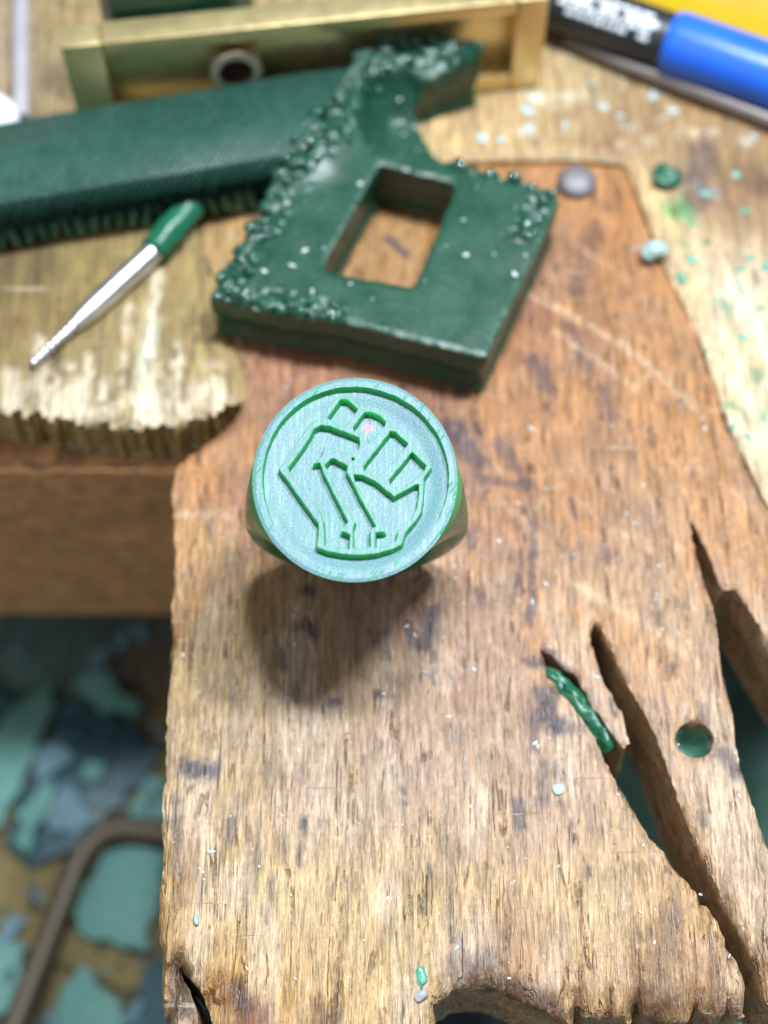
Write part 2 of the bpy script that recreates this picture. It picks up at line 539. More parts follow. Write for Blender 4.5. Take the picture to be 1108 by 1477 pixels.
def pin_c(x, y, d):
    c = anchors(x, y, PIN_ANCH, 0) * .93
    c = c * (1 + ss(-12, -34, y)[:, None] * np.array([.20, .17, .06]))
    s, t = grain(x, y)
    # broad grime worked into the handled middle of the pin
    g = ss(.52, .68, fbm(x * .16, y * .13, 91, 5)) * np.exp(-((x - 4) / 17) ** 2 - ((y - 4) / 20) ** 2)
    c = c * (1 - .55 * g[:, None]) + lin((88, 62, 56)) * .55 * g[:, None]
    g = ss(.50, .66, fbm(x * .11 + 9, y * .08, 191, 4)) * ss(-22, -4, y)       # warm oiled patches
    c = c * (1 - .45 * g[:, None]) + lin((196, 132, 70)) * .45 * g[:, None]
    g = ss(.50, .64, fbm(x * .35 + 3, y * .12, 291, 4)) * ss(4, -12, y)        # bare, bleached fibres
    c = c * (1 - .45 * g[:, None]) + lin((214, 186, 160)) * .45 * g[:, None]
    k = 0
    for pts, w, a in [([(650, 620), (690, 660)], 22, .75), ([(720, 640), (760, 690)], 10, .6), ([(690, 690), (760, 700)], 7, .6), ([(600, 770), (640, 760)], 8, .4),
                      ([(625, 880), (612, 930)], 12, .75), ([(590, 905), (600, 930)], 8, .55), ([(660, 830), (700, 870)], 8, .4),
                      ([(770, 760), (765, 900)], 7, .6), ([(745, 800), (750, 850)], 9, .5), ([(790, 940), (830, 985)], 8, .75), ([(760, 955), (785, 955)], 8, .7),
                      ([(785, 1000), (800, 1050)], 13, .75), ([(800, 1050), (835, 1050)], 10, .55), ([(770, 1030), (770, 1080)], 8, .6), ([(785, 1100), (780, 1160)], 8, .5),
                      ([(745, 1160), (750, 1190)], 10, .75), ([(825, 1190), (828, 1210)], 5, .6), ([(880, 1010), (885, 1030)], 6, .5),
                      ([(265, 1108), (310, 1110)], 13, .85), ([(255, 1150), (248, 1190)], 6, .6), ([(335, 1180), (330, 1215)], 5, .7), ([(480, 1010), (484, 1012)], 8, .8),
                      ([(548, 1000), (552, 1004)], 8, .8), ([(640, 970), (650, 975)], 5, .6), ([(440, 1180), (430, 1250)], 3, .7), ([(395, 1250), (385, 1330)], 3, .7), ([(375, 1180), (372, 1290)], 3, .5),
                      ([(1045, 1090), (1065, 1115)], 12, .7), ([(1013, 1015), (1018, 1040)], 6, .6), ([(1010, 1150), (1020, 1190)], 5, .55),
                      ([(440, 850), (450, 856)], 8, .8), ([(435, 900), (455, 915)], 9, .7), ([(400, 930), (410, 960)], 8, .6), ([(540, 930), (560, 910)], 8, .55),
                      ([(820, 470), (850, 530)], 12, .55), ([(770, 520), (790, 560)], 14, .65), ([(980, 580), (985, 583)], 7, .8), ([(870, 560), (880, 600)], 14, .5),
                      ([(560, 345), (585, 365)], 8, .8), ([(322, 292), (324, 315)], 7, .8), ([(860, 330), (830, 420)], 14, .4), ([(700, 1380), (660, 1400)], 16, .55), ([(650, 1340), (665, 1370)], 6, .5)]:
        k += 1
        c = stroke(c, x, y, pts, w, INK, a, 0, k)
    r = np.random.default_rng(3)
    for i in range(90):                                                # small ink and tool marks along the grain
        px = r.uniform(300, 1050); py = r.uniform(480, 1300); L = r.uniform(2, 26)
        c = stroke(c, x, y, [(px, py), (px + L * .12, py + L)], r.uniform(2, 5), INK if r.random() < .6 else (70, 45, 32), r.uniform(.35, .8), 0, 100 + i)
    for i in range(60):                                                 # pale worn scratches
        px = r.uniform(300, 1050); py = r.uniform(350, 1000); L = r.uniform(20, 110); an = r.choice([.65, .75, -.7, .1]) + r.normal(0, .1)
        c = stroke(c, x, y, [(px, py), (px + L * math.cos(an), py + L * math.sin(an))], r.uniform(1.5, 4), (205, 165, 125), r.uniform(.3, .7), 0, 300 + i, .4)
    for pts, w in [([(720, 400), (900, 500), (1010, 590)], 6), ([(800, 480), (920, 560)], 4), ([(825, 838), (930, 900), (1010, 960)], 6), ([(780, 420), (950, 540)], 3), ([(560, 840), (680, 790)], 3), ([(250, 740), (330, 745)], 5)]:
        c = stroke(c, x, y, pts, w, (214, 178, 138), .6, 0, 7, .4)
    for pts, w, col, a in [([(250, 1390), (262, 1450)], 16, (62, 38, 28), .85), ([(320, 1430), (370, 1470), (330, 1500)], 22, (120, 62, 16), .8), ([(345, 1420), (352, 1450)], 10, (66, 32, 14), .8),
                           ([(460, 1450), (470, 1500)], 14, (104, 58, 26), .75), ([(255, 1180), (258, 1300)], 9, (96, 62, 24), .65), ([(280, 1220), (276, 1290)], 10, (120, 78, 28), .55), ([(248, 1300), (240, 1360)], 7, (150, 110, 50), .5),
                           ([(690, 1420), (740, 1425), (800, 1455)], 16, (74, 46, 34), .7), ([(930, 1440), (1000, 1450), (1060, 1445)], 16, (104, 66, 40), .55), ([(250, 820), (246, 1000)], 7, (140, 106, 56), .5),
                           ([(280, 650), (345, 605)], 14, (120, 74, 44), .55)]:
        k += 1
        c = stroke(c, x, y, pts, w, col, a, 0, k, .8, .7, .6)
    fur = fbm(s * .75 + 40, t * .07, 23, 3)
    fm = ss(-18, -44, y) * ss(.60, .68, fur) * .55
    c = c * (1 - fm[:, None]) + lin((84, 56, 36)) * fm[:, None]
    return c

pin = slab('bench_pin', pin_poly, [hole], 0, 12, .42, M_PIN, pin_h, pin_c, levels=9, wall_noise=.5, wall_col=lin((182, 148, 110)), stepy=.62, seed=4)
tag(pin, 'worn scratched brown wooden bench pin with V slots, a drilled hole and ink stains', 'bench pin')

# ------------------------------------------------------------------ the bench top, with the notch the pin sits in
BZ = 0.6
r_ = np.random.default_rng(21)
front = []
px = -330.0
while px < 334:
    wd = r_.uniform(5, 17)
    base = np.interp(px, [-330, 0, 60, 200, 240, 300, 345], [560, 588, 598, 612, 608, 596, 574])
    off = r_.normal(0, 4.5)
    front += [(px, base + off), (px + wd * .8, base + off + r_.normal(0, 2))]
    if r_.random() < .3:
        front.append((px + wd * .9, base + off - r_.uniform(4, 11)))
    px += wd
NOTCH = PL([(344, 586), (355, 580), (356, 562), (348, 525), (330, 475), (306, 405), (288, 335), (280, 285), (278, 262), (500, 240), (830, 232), (903, 240), (955, 380), (1005, 480), (1045, 600), (1100, 720), (1170, 820)])
NOTCH += np.array([(-.1, .25)] * 2 + [(-.1, 0)] * 6 + [(-.1, .1)] + [(0, .1)] * 2 + [(.1, .1)] + [(.1, .03)] * 5)
bench_poly = resample(np.vstack([PL(front, BZ), NOTCH, PL([(1300, 850), (1500, 850), (1500, -330), (-330, -330)], BZ)]), 1.0, .03, 9)
GB = .0
r_ = np.random.default_rng(33)
CUTS = []                                                               # file and saw strokes across the front edge
for i in range(64):
    px = r_.uniform(-60, 335)
    yb = np.interp(px, [0, 60, 200, 240, 300, 345], [588, 598, 612, 608, 596, 574])
    L = abs(r_.normal(0, 38)) + 22
    CUTS.append(([(px + L * .14 * r_.normal(1, .7), yb - L), (px, yb + 4)], r_.uniform(3.0, 7), r_.uniform(.5, .95)))
CUTS += [([(228, 388), (214, 500), (222, 606)], 13, .92), ([(255, 500), (262, 596)], 9, .9), ([(62, 468), (30, 590)], 8, .6), ([(185, 440), (168, 600)], 6, .6), ([(212, 520), (200, 605)], 12, .85),
         ([(298, 520), (310, 590)], 8, .8), ([(130, 520), (120, 600)], 10, .8), ([(95, 530), (82, 600)], 9, .8), ([(20, 540), (14, 590)], 10, .8)]
CUTS2 = []                                                              # pale saw strokes on the right flank
for i in range(60):
    px = r_.uniform(985, 1260); py = r_.uniform(300, 760); L = r_.uniform(50, 190); an = 1.12 + r_.normal(0, .14)
    CUTS2.append(([(px, py), (px + L * math.cos(an), py + L * math.sin(an))], r_.uniform(3, 9), r_.uniform(.45, .9)))

def cut_field(x, y, cuts):
    f = np.zeros(len(x))
    for pts, w, a in cuts:
        q = PL(pts, BZ)
        d = poly_dist(x, y, q, False)
        f = np.maximum(f, a * (1 - ss(w / 15 * .35, w / 15, d)))
    return f

def bench_h(x, y, d):
    z = (fbm(x * .18, y * .14, 61, 4) - .5) * .45
    z -= .45 * cut_field(x, y, CUTS + CUTS2)
    z -= .5 * np.clip(1 - d / 1.1, 0, 1) ** 2
    return z

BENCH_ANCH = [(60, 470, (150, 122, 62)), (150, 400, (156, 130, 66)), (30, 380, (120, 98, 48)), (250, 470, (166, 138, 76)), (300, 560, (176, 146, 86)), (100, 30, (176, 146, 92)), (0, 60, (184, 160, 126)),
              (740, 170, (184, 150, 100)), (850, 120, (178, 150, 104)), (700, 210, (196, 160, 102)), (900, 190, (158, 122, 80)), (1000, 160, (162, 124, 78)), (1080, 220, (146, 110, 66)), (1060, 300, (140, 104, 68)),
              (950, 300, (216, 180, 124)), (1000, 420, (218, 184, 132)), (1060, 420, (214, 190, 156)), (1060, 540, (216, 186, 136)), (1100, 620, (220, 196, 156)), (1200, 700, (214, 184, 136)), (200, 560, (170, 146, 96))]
def bench_c(x, y, d):
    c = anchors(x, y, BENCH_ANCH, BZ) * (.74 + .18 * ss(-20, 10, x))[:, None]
    f = cut_field(x, y, CUTS)[:, None] * .9
    c = c * (1 - f) + lin((222, 204, 176)) * f
    f = cut_field(x, y, CUTS2)[:, None] * .75
    c = c * (1 - f) + lin((226, 206, 180)) * f
    k = 500
    for pts, w, col, a in [([(1010, 210), (1005, 300)], 20, (92, 72, 70), .75), ([(1012, 268), (1030, 280)], 12, (120, 130, 135), .6), ([(1060, 250), (1108, 270)], 26, (104, 76, 50), .6),
                           ([(955, 250), (970, 262)], 15, (44, 92, 72), .85), ([(965, 300), (980, 312)], 14, (70, 150, 84), .8), ([(985, 285), (1000, 330)], 7, (80, 150, 96), .7), ([(1018, 352), (1022, 356)], 8, (60, 120, 64), .85),
                           ([(980, 355), (990, 352)], 7, (110, 150, 90), .7), ([(1040, 430), (1050, 450)], 9, (90, 150, 120), .6), ([(1060, 400), (1090, 470)], 7, (160, 196, 176), .6), ([(1088, 535), (1096, 542)], 9, (80, 140, 92), .8),
                           ([(1052, 580), (1066, 590)], 7, (80, 140, 84), .8), ([(1095, 595), (1104, 604)], 8, (120, 170, 130), .7), ([(85, 430), (90, 434)], 9, (96, 70, 40), .6), ([(20, 458), (45, 460)], 7, (116, 78, 36), .7),
                           ([(225, 460), (205, 540)], 7, (176, 200, 178), .5), ([(750, 260), (780, 240)], 8, (150, 96, 60), .5), ([(860, 215), (890, 205)], 14, (140, 96, 56), .55), ([(960, 140), (1010, 215)], 4, (206, 180, 136), .7), ([(60, 0), (70, 140)], 14, (120, 104, 66), .6)]:
        k += 1
        c = stroke(c, x, y, pts, w, col, a, BZ, k)
    r = np.random.default_rng(8)
    for i in range(50):
        px = r.uniform(690, 1108); py = r.uniform(60, 230)
        c = stroke(c, x, y, [(px, py), (px + r.uniform(2, 12), py + r.uniform(-4, 8))], r.uniform(4, 10), (206, 204, 184) if r.random() < .65 else (110, 84, 60), r.uniform(.3, .8), BZ, 600 + i)
    return c

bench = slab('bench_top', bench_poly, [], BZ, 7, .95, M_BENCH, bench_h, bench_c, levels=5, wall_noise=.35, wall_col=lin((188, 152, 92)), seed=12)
tag(bench, 'yellowed wooden workbench top with a notch and pale file cuts', kind='structure')

def box_v(x0, x1, y0, y1, z0, z1):
    v = [(x, y, z) for z in (z0, z1) for y in (y0, y1) for x in (x0, x1)]
    f = [(0, 2, 3, 1), (4, 5, 7, 6), (0, 1, 5, 4), (2, 6, 7, 3), (0, 4, 6, 2), (1, 3, 7, 5)]
    return v, f

def bevel(o, w, seg=2):
    bm = bmesh.new(); bm.from_mesh(o.data)
    bmesh.ops.bevel(bm, geom=list(bm.edges), offset=w * MM, segments=seg, profile=.6, affect='EDGES')
    bm.to_mesh(o.data); bm.free()
    return edge_smooth(o, 40)

ye = float(P(60, 598, BZ)[1])
v, f = box_v(-130, 130, ye + 1.2, ye + 22, -54, -12.6)
ap = mesh_obj('apron', v, f, M_APRON, bench, cols=np.tile(lin((216, 158, 104)), (8, 1)))
bevel(ap, 1.6, 3)
v, f = box_v(-130, -24, ye + 5, ye + 24, -12.4, -6.4)
rl = mesh_obj('gap_backing', v, f, M_APRON, bench, cols=np.tile(lin((120, 66, 42)), (8, 1)))  # added board, closes the dark gap under the bench against stray light
bevel(rl, .5, 1)

# ------------------------------------------------------------------ the catch tray far below
TZ = -80.0
gx, gy = np.meshgrid(np.linspace(-160, 160, 161), np.linspace(-160, 120, 141))
TR_ANCH = [(60, 930, (74, 104, 100)), (30, 960, (90, 122, 116)), (150, 915, (66, 92, 84)), (200, 960, (92, 74, 46)), (225, 1050, (128, 110, 60)), (100, 1260, (116, 100, 52)), (30, 1320, (116, 100, 52)),
           (170, 1390, (122, 104, 56)), (235, 1440, (24, 64, 68)), (1000, 1150, (92, 140, 124)), (950, 1250, (88, 138, 122)), (1080, 1000, (46, 84, 80)), (700, 1460, (16, 42, 52)), (1080, 1440, (86, 136, 122)), (620, 1100, (60, 100, 90)), (400, 1200, (60, 90, 80))]
tx, ty = gx.ravel(), gy.ravel()
tc = anchors(tx, ty, TR_ANCH, TZ, 3.2)
tc *= (.75 + .5 * fbm(tx * .22, ty * .22, 4, 4))[:, None]
tzv = TZ + (fbm(tx * .12, ty * .12, 14, 4) - .5) * 1.4
tf = []
for j in range(140):
    for i in range(160):
        a = j * 161 + i
        tf.append((a, a + 1, a + 162, a + 161))
tray = mesh_obj('tray_floor', np.column_stack([tx, ty, tzv]), tf, M_TRAY, None, True, tc)
tag(tray, 'wooden catch tray under the bench strewn with green wax dust', kind='structure')

def prism(name, poly, z0, h, mat, parent=None, bw=.35, top_scale=1.0, noise_amp=0.0):
    poly = np.asarray(poly, float)
    ar = np.sum(poly[:, 0] * np.roll(poly[:, 1], -1) - np.roll(poly[:, 0], -1) * poly[:, 1])
    if ar < 0:
        poly = poly[::-1]
    n = len(poly); c = poly.mean(0)
    vs = [(p[0], p[1], z0) for p in poly] + [((p[0] - c[0]) * top_scale + c[0], (p[1] - c[1]) * top_scale + c[1], z0 + h + (rng.normal(0, noise_amp) if noise_amp else 0)) for p in poly]
    fs = [tuple(reversed(range(n))), tuple(range(n, 2 * n))] + [(i, (i + 1) % n, n + (i + 1) % n, n + i) for i in range(n)]
    o = mesh_obj(name, vs, fs, mat, parent)
    if bw:
        bevel(o, bw, 2)
    return o

M_PALEWAX = wax_mat('pale sawn wax', (.10, .25, .21), .65, .15, .3, .5, (.22, .38, .35), .3)
M_DARKWAX = wax_mat('dark blue green wax sheet', (.012, .060, .075), .45, .1, .3, .5, (.14, .24, .30), .25)
M_GREYWAX = wax_mat('dusty grey blue wax crumbs', (.12, .22, .27), .6, .1, .5, .6, (.25, .38, .42), .35)
TP = lambda pts, z=TZ + 2: resample(PL(pts, z), 1.8, .5, len(pts) * 7)
for nm, pts, z0, h, mat, lab in [
    ('wax_strip', [(38, 1014), (85, 981), (77, 1027), (5, 1187), (-40, 1250), (-60, 1100)], TZ + .6, 2.4, M_PALEWAX, 'long pale green wax strip beside the dark sheet in the tray'),
    ('wax_offcut', [(103, 989), (144, 971), (206, 1019), (190, 1040), (154, 1027)], TZ + .6, 2.6, M_PALEWAX, 'short pale wax offcut at the top corner of the dark sheet in the tray'),
    ('wax_sheet', [(95, 1007), (226, 1071), (221, 1107), (185, 1146), (144, 1202), (51, 1245), (8, 1212), (72, 1066)], TZ + .5, 1.6, M_DARKWAX, 'dark blue green wax sheet lying in the tray under dusty crumbs'),
    ('wax_offcut', [(51, 1148), (77, 1130), (75, 1156), (46, 1235), (20, 1215)], TZ + 2.2, 1.8, M_PALEWAX, 'narrow pale wax sliver lying on the dark wax sheet'),
    ('wax_crumb', [(122, 1112), (134, 1098), (150, 1106), (150, 1128), (134, 1136), (120, 1128)], TZ + 2.2, 1.6, M_PALEWAX, 'round pale wax crumb lying on the dark wax sheet'),
    ('wax_offcut', [(180, 1180), (212, 1122), (240, 1128), (242, 1186)], TZ + .6, 2.2, M_PALEWAX, 'green wax offcut between the bent rod and the dark sheet'),
    ('wax_block', [(131, 1267), (153, 1239), (188, 1222), (240, 1235), (232, 1300), (206, 1385), (117, 1345), (110, 1312)], TZ + .6, 2.2, M_PALEWAX, 'broad pale green wax slab inside the curve of the bent rod'),
    ('wax_offcut', [(94, 1420), (113, 1396), (146, 1411), (178, 1455), (182, 1520), (58, 1520)], TZ + .6, 2.2, M_PALEWAX, 'pale wax offcut below the olive wood strip, right of the bent rod'),
    ('wax_offcut', [(-20, 1345), (6, 1352), (42, 1382), (35, 1420), (12, 1466), (-20, 1460)], TZ + .6, 2.2, M_PALEWAX, 'pale wax offcut left of the straight end of the bent rod'),
    ('wax_sheet', [(-60, 980), (0, 985), (24, 1000), (22, 1030), (-20, 1085), (-60, 1090)], TZ + .6, 2.0, M_DARKWAX, 'dark wax sheet corner beside the long pale strip in the tray'),
    ('wax_sheet', [(182, 1520), (214, 1385), (300, 1400), (300, 1520)], TZ + .5, 1.6, M_DARKWAX, 'dark wax sheet partly under the pin, beside the broad pale slab'),
    ('wax_crumb', [(60, 1165), (90, 1140), (125, 1150), (140, 1185), (110, 1210), (80, 1200)], TZ + 2.2, 1.0, M_GREYWAX, 'flat heap of grey blue crumbs on the dark wax sheet'),
    ('wax_crumb', [(50, 1085), (84, 1078), (105, 1092), (86, 1118), (56, 1130)], TZ + 2.2, 1.0, M_GREYWAX, 'dusty grey blue wax flake near the corner of the dark sheet')]:
    o = prism(nm, TP(pts), z0, h, mat, None, .25)
    tag(o, lab, 'wax piece')

def tube(name, pts, rad, mat, parent=None, seg=16, closed=False):
    pts = [Vector(p) for p in pts]
    n = len(pts); vs = []; fs = []
    up = Vector((0, 0, 1))
    for i, p in enumerate(pts):
        t = (pts[min(i + 1, n - 1)] - pts[max(i - 1, 0)]).normalized()
        s = t.cross(up).normalized(); u = s.cross(t)
        r = rad[i] if hasattr(rad, '__len__') else rad
        for k in range(seg):
            a = 2 * math.pi * k / seg
            vs.append(tuple(p + (s * math.cos(a) + u * math.sin(a)) * r))
    for i in range(n - 1):
        for k in range(seg):
            k2 = (k + 1) % seg
            fs.append((i * seg + k, (i + 1) * seg + k, (i + 1) * seg + k2, i * seg + k2))
    fs += [tuple(range(seg)), tuple(reversed(range((n - 1) * seg, n * seg)))]
    o = mesh_obj(name, vs, fs, mat, parent, True)
    return edge_smooth(o, 50)

def catmull(pts, k=6):
    p = [np.array(q, float) for q in pts]
    p = [2 * p[0] - p[1]] + p + [2 * p[-1] - p[-2]]
    out = []
    for i in range(1, len(p) - 2):
        for j in range(k):
            t = j / k
            out.append(.5 * ((2 * p[i]) + (-p[i - 1] + p[i + 1]) * t + (2 * p[i - 1] - 5 * p[i] + 4 * p[i + 1] - p[i + 2]) * t ** 2 + (-p[i - 1] + 3 * p[i] - 3 * p[i + 1] + p[i + 2]) * t ** 3))
    out.append(p[-2])
    return out

M_ROD = plain_mat('tarnished brass rod', (.095, .075, .045), .45, .3, nscale=160, var=.6)
rz = TZ + 4.6
rod = tube('bent_rod', catmull([P(a, b, rz) for a, b in [(420, 1330), (360, 1260), (300, 1222), (240, 1204), (183, 1196), (150, 1203), (127, 1223), (110, 1251), (99, 1281), (77, 1335), (54, 1396), (28, 1462), (-10, 1560)]]), 1.7, M_ROD)
tag(rod, 'tarnished brown brass rod bent in a curve lying over wax pieces in the tray', 'rod')
v = smooth_closed(PL([(-20, 1290), (60, 1330), (130, 1350), (215, 1392), (196, 1440), (120, 1402), (40, 1375), (-20, 1330)], TZ + 1), 1)
o = prism('wood_strip', v, TZ + .3, 1.0, plain_mat('olive stained wood', (.16, .12, .035), .7, 0, nscale=300, var=.4), None, .2)
tag(o, 'olive brown wood strip in the tray under the bent rod', 'wood strip')
# ------------------------------------------------------------------ the signet ring
ring = empty('signet_ring', (0, 0, 0))
tag(ring, 'green wax signet ring with a raised fist in its round face, standing on the pin', 'ring')
RX, RY = 9.0, 9.75
Q_LEAN = Matrix.Rotation(LEAN, 4, 'X')          # leans its face towards the viewer

def to_world(v):
    w = Q_LEAN @ Vector(v)
    return (w.x, w.y, w.z)

def body_half(z):
    """half width and half depth of the ring body, and squareness, at height z up the axis"""
    R0 = 10.5
    if z <= 13:
        X = math.sqrt(max(.02, R0 ** 2 - (z - R0) ** 2)) if z < R0 else R0
    t = max(0, (z - R0) / (RING_H - R0))
    if z > R0:
        X = R0 + (RX - R0) * (t ** 1.7)
    tt = z / RING_H
    Y = max(2.0 + .07 * z, RY - .66 * (RING_H - z))
    e = 2 + .35 * (1 - tt)
    return X, Y, e

FT = 2.4                                         # thickness of the face part
SEG = 96
zs = list(np.concatenate([[.25, .5, .9], np.linspace(1.5, RING_H - FT, 34)]))
vs, fs = [], []
for z in zs:
    X, Y, e = body_half(z)
    for k in range(SEG):
        a = 2 * math.pi * k / SEG
        ca, sa = math.cos(a), math.sin(a)
        rr = 1.0 / ((abs(ca) ** e + abs(sa) ** e) ** (1 / e))
        vs.append((X * rr * ca, Y * rr * sa, z))
for i in range(len(zs) - 1):
    for k in range(SEG):
        k2 = (k + 1) % SEG
        fs.append((i * SEG + k, i * SEG + k2, (i + 1) * SEG + k2, (i + 1) * SEG + k))
fs += [tuple(reversed(range(SEG))), tuple((len(zs) - 1) * SEG + k for k in range(SEG))]
band = mesh_obj('band', vs, fs, M_RING, None, True)
cv, cf = lathe_pts([(-20, 7.1), (20, 7.1)], 96, (0, 0, 10.5), (0, 1, 0))
cut = mesh_obj('cutter', cv, cf, None)
md = band.modifiers.new('bore', 'BOOLEAN'); md.operation = 'DIFFERENCE'; md.object = cut; md.solver = 'EXACT'
dg = bpy.context.evaluated_depsgraph_get()
nm = bpy.data.meshes.new_from_object(band.evaluated_get(dg))
band.modifiers.clear(); band.data = nm
bpy.data.objects.remove(cut)
nm.transform(Q_LEAN)
for vv in nm.vertices:                            # filed flat where it stands on the wood
    vv.co.z = max(vv.co.z, -.00012)
nm.materials.clear(); nm.materials.append(M_RING)
edge_smooth(band, 40)
band.parent = ring

# relief of the face, traced on its own plane
def FPT(px, py, lift=0.0):
    d = F + R * (px - 554) / FPX + U * (738.5 - py) / FPX
    c = FACE_C + NRM * lift
    t = np.dot(c - CAM, NRM) / np.dot(d, NRM)
    w = CAM + t * d - c
    return np.array([w[0], np.dot(w, np.array([0, math.cos(LEAN), math.sin(LEAN)]))])
RG = {1: (390, 560, .12635), 2: (490, 560, .13538), 3: (390, 680, .12635), 4: (490, 680, .13538)}
def face_poly(*parts):
    out = []
    for reg, pts in parts:
        ox, oy, k = RG[reg]
        out += [FPT(ox + a * k, oy + b * k, -.35) for a, b in pts]
    return np.array(out)
FIST = face_poly((1, [(95, 925), (280, 660), (460, 400), (570, 340), (630, 250), (730, 130), (790, 100), (860, 110), (960, 145), (1020, 195), (1050, 250)]),
                 (2, [(330, 240), (430, 270), (500, 320), (545, 375), (565, 415), (640, 440), (720, 500), (790, 590), (850, 670), (930, 755), (985, 845), (905, 965)]),
                 (4, [(900, 180), (890, 330), (870, 440), (820, 530), (760, 590), (710, 650), (680, 730), (665, 785), (560, 840), (420, 880), (250, 900), (80, 900)]),
                 (3, [(950, 965), (800, 950), (660, 925), (540, 880), (525, 850), (545, 740), (548, 610), (430, 450), (300, 270), (200, 120), (120, 20)]))
PANELS = [face_poly((1, [(660, 345), (810, 140), (870, 140), (990, 245), (960, 300), (840, 445), (780, 430)])),
          face_poly((2, [(145, 430), (270, 265), (330, 260), (430, 305), (490, 365), (475, 400), (410, 495), (340, 560), (312, 585), (298, 520), (240, 495), (165, 465)])),
          face_poly((2, [(262, 835), (545, 470), (590, 475), (725, 600), (690, 650), (480, 885), (430, 925), (375, 938), (310, 900), (265, 880)])),
          face_poly((2, [(535, 985), (770, 695), (915, 830), (895, 885), (810, 965), (650, 1070), (590, 1070), (535, 1020)])),
          face_poly((4, [(155, 45), (240, 50), (370, 110), (470, 190), (580, 280), (820, 150), (838, 150), (838, 260), (815, 400), (765, 490), (680, 570), (615, 640), (610, 690),
                         (590, 745), (500, 785), (410, 805), (385, 810), (390, 660), (495, 655), (420, 540), (300, 330), (170, 110)])),
          face_poly((1, [(630, 885), (690, 820), (730, 815), (880, 895), (865, 965), (880, 985)]), (4, [(200, 260), (380, 590), (330, 615), (320, 680), (325, 800), (300, 812), (165, 828), (150, 820), (150, 610)]),
                    (3, [(975, 580), (880, 420), (760, 200), (670, 10)])),
          face_poly((1, [(215, 915), (380, 690), (510, 470), (590, 430), (690, 450), (1010, 575), (1020, 650), (1005, 700), (870, 735), (720, 720), (610, 665), (590, 770), (520, 835), (485, 875), (565, 860)]),
                    (3, [(600, 20), (740, 300), (880, 580), (830, 640), (812, 695), (850, 700), (905, 735), (893, 890), (750, 860), (630, 850), (612, 560), (560, 430), (380, 210), (225, 10)]))]
PIT = FPT(390 + 945 * .12635, 560 + 815 * .12635, -.35)
NR, NT = 230, 720
rad = np.concatenate([np.linspace(0, .97, NR), [.985, .995, 1.0]])
th = np.linspace(0, 2 * math.pi, NT, endpoint=False)
rr, tt = np.meshgrid(rad, th, indexing='ij')
fx = (RX * rr * np.cos(tt)).ravel(); fy = (RY * rr * np.sin(tt)).ravel()
rn = rr.ravel()
DEPTH, STROKE = -1.08, -.18
tid = .05
wob = (fbm(fx * 2.2, fy * 2.2, 77, 3) - .5) * .09      # hand-cleaned, slightly wavering edges
s_rim = (rn - (.905 + .008 * np.sin(tt.ravel() * 3 + 1))) * 9.2 + wob
s_f = sdf(fx, fy, FIST) + wob
s_p = np.full(len(fx), -9.0)
for p in PANELS:
    s_p = np.maximum(s_p, sdf(fx, fy, p) - wob)
s_p = np.maximum(s_p, .10 - np.hypot(fx - PIT[0], fy - PIT[1]))
up = lambda s: np.clip(s / tid * .5 + .5, 0, 1)
stroke_m = up(s_f) * (1 - up(s_p))
hz = DEPTH + (STROKE - DEPTH) * stroke_m
hz += (1 - up(s_f)) * .28 * ss(.72, .90, rn)          # the floor dishes up towards the rim
m_r = up(s_rim)
hz = hz * (1 - m_r) + 0.0 * m_r
hz += (fbm(fx * 6, fy * 6, 5, 3) - .5) * .028
hz -= m_r * .10 * ss(.955, 1.0, rn) ** 2
hz -= m_r * .05 * ss(.80, .86, vn((fx * .8 - fy * .6) * 7, (fx * .6 + fy * .8) * .5, 3))
vs = np.column_stack([fx, fy, RING_H + hz])
nring = len(rad)
fcs = []
for i in range(1, nring - 1):
    b0, b1 = i * NT, (i + 1) * NT
    fcs += [(b0 + k, b1 + k, b1 + (k + 1) % NT, b0 + (k + 1) % NT) for k in range(NT)]
fcs += [(0, NT + k, NT + (k + 1) % NT) for k in range(NT)]
skirt = [.25, .6, 1.2, 1.8, FT]
prev = (nring - 1) * NT
allv = [vs]
nv = len(vs)
for dz in skirt:
    X, Y, e = body_half(RING_H - dz)
    ca, sa = np.cos(th), np.sin(th)
    q = 1.0 / ((np.abs(ca) ** e + np.abs(sa) ** e) ** (1 / e))
    allv.append(np.column_stack([X * q * ca, Y * q * sa, np.full(NT, RING_H - dz)]))
    fcs += [(prev + k, nv + k, nv + (k + 1) % NT, prev + (k + 1) % NT) for k in range(NT)]
    prev = nv; nv += NT
vs = np.vstack(allv)
fcs = [f_ if len(f_) != 4 else f_ for f_ in fcs]
colv = np.tile(np.array([0.0, 0, 0]), (len(vs), 1))
pk = FPT(531, 617, -1)                               # pink and dark flecks where the cut nearly breaks through
dd = np.hypot((vs[:, 0] - pk[0]), (vs[:, 1] - pk[1]))
floor_m = np.zeros(len(vs)); floor_m[:len(fx)] = up(s_p)
colv[:, 0] = floor_m * (1 - ss(.25, .75, dd + .5 * (vn(vs[:, 0] * 5, vs[:, 1] * 5, 2) - .5)))
q = FPT(536, 603, -1)
colv[:, 1] = floor_m * (1 - ss(.35, .8, np.hypot(vs[:, 0] - q[0], vs[:, 1] - q[1]))) * ss(.58, .68, vn(vs[:, 0] * 5.5, vs[:, 1] * 5.5, 8))
edge_shade = np.maximum(np.where(s_p < .02, np.exp(-(s_p / .13) ** 2), 0) * up(s_f), np.where(s_f > -.02, np.exp(-(s_f / .13) ** 2), 0) * (1 - up(s_p)))  # dark outline painted along the fist's edges as a thin gap shadow
colv[:len(fx), 2] = np.clip(edge_shade * (.75 + .5 * vn(fx * 3, fy * 3, 41)), 0, 1) * (1 - m_r)
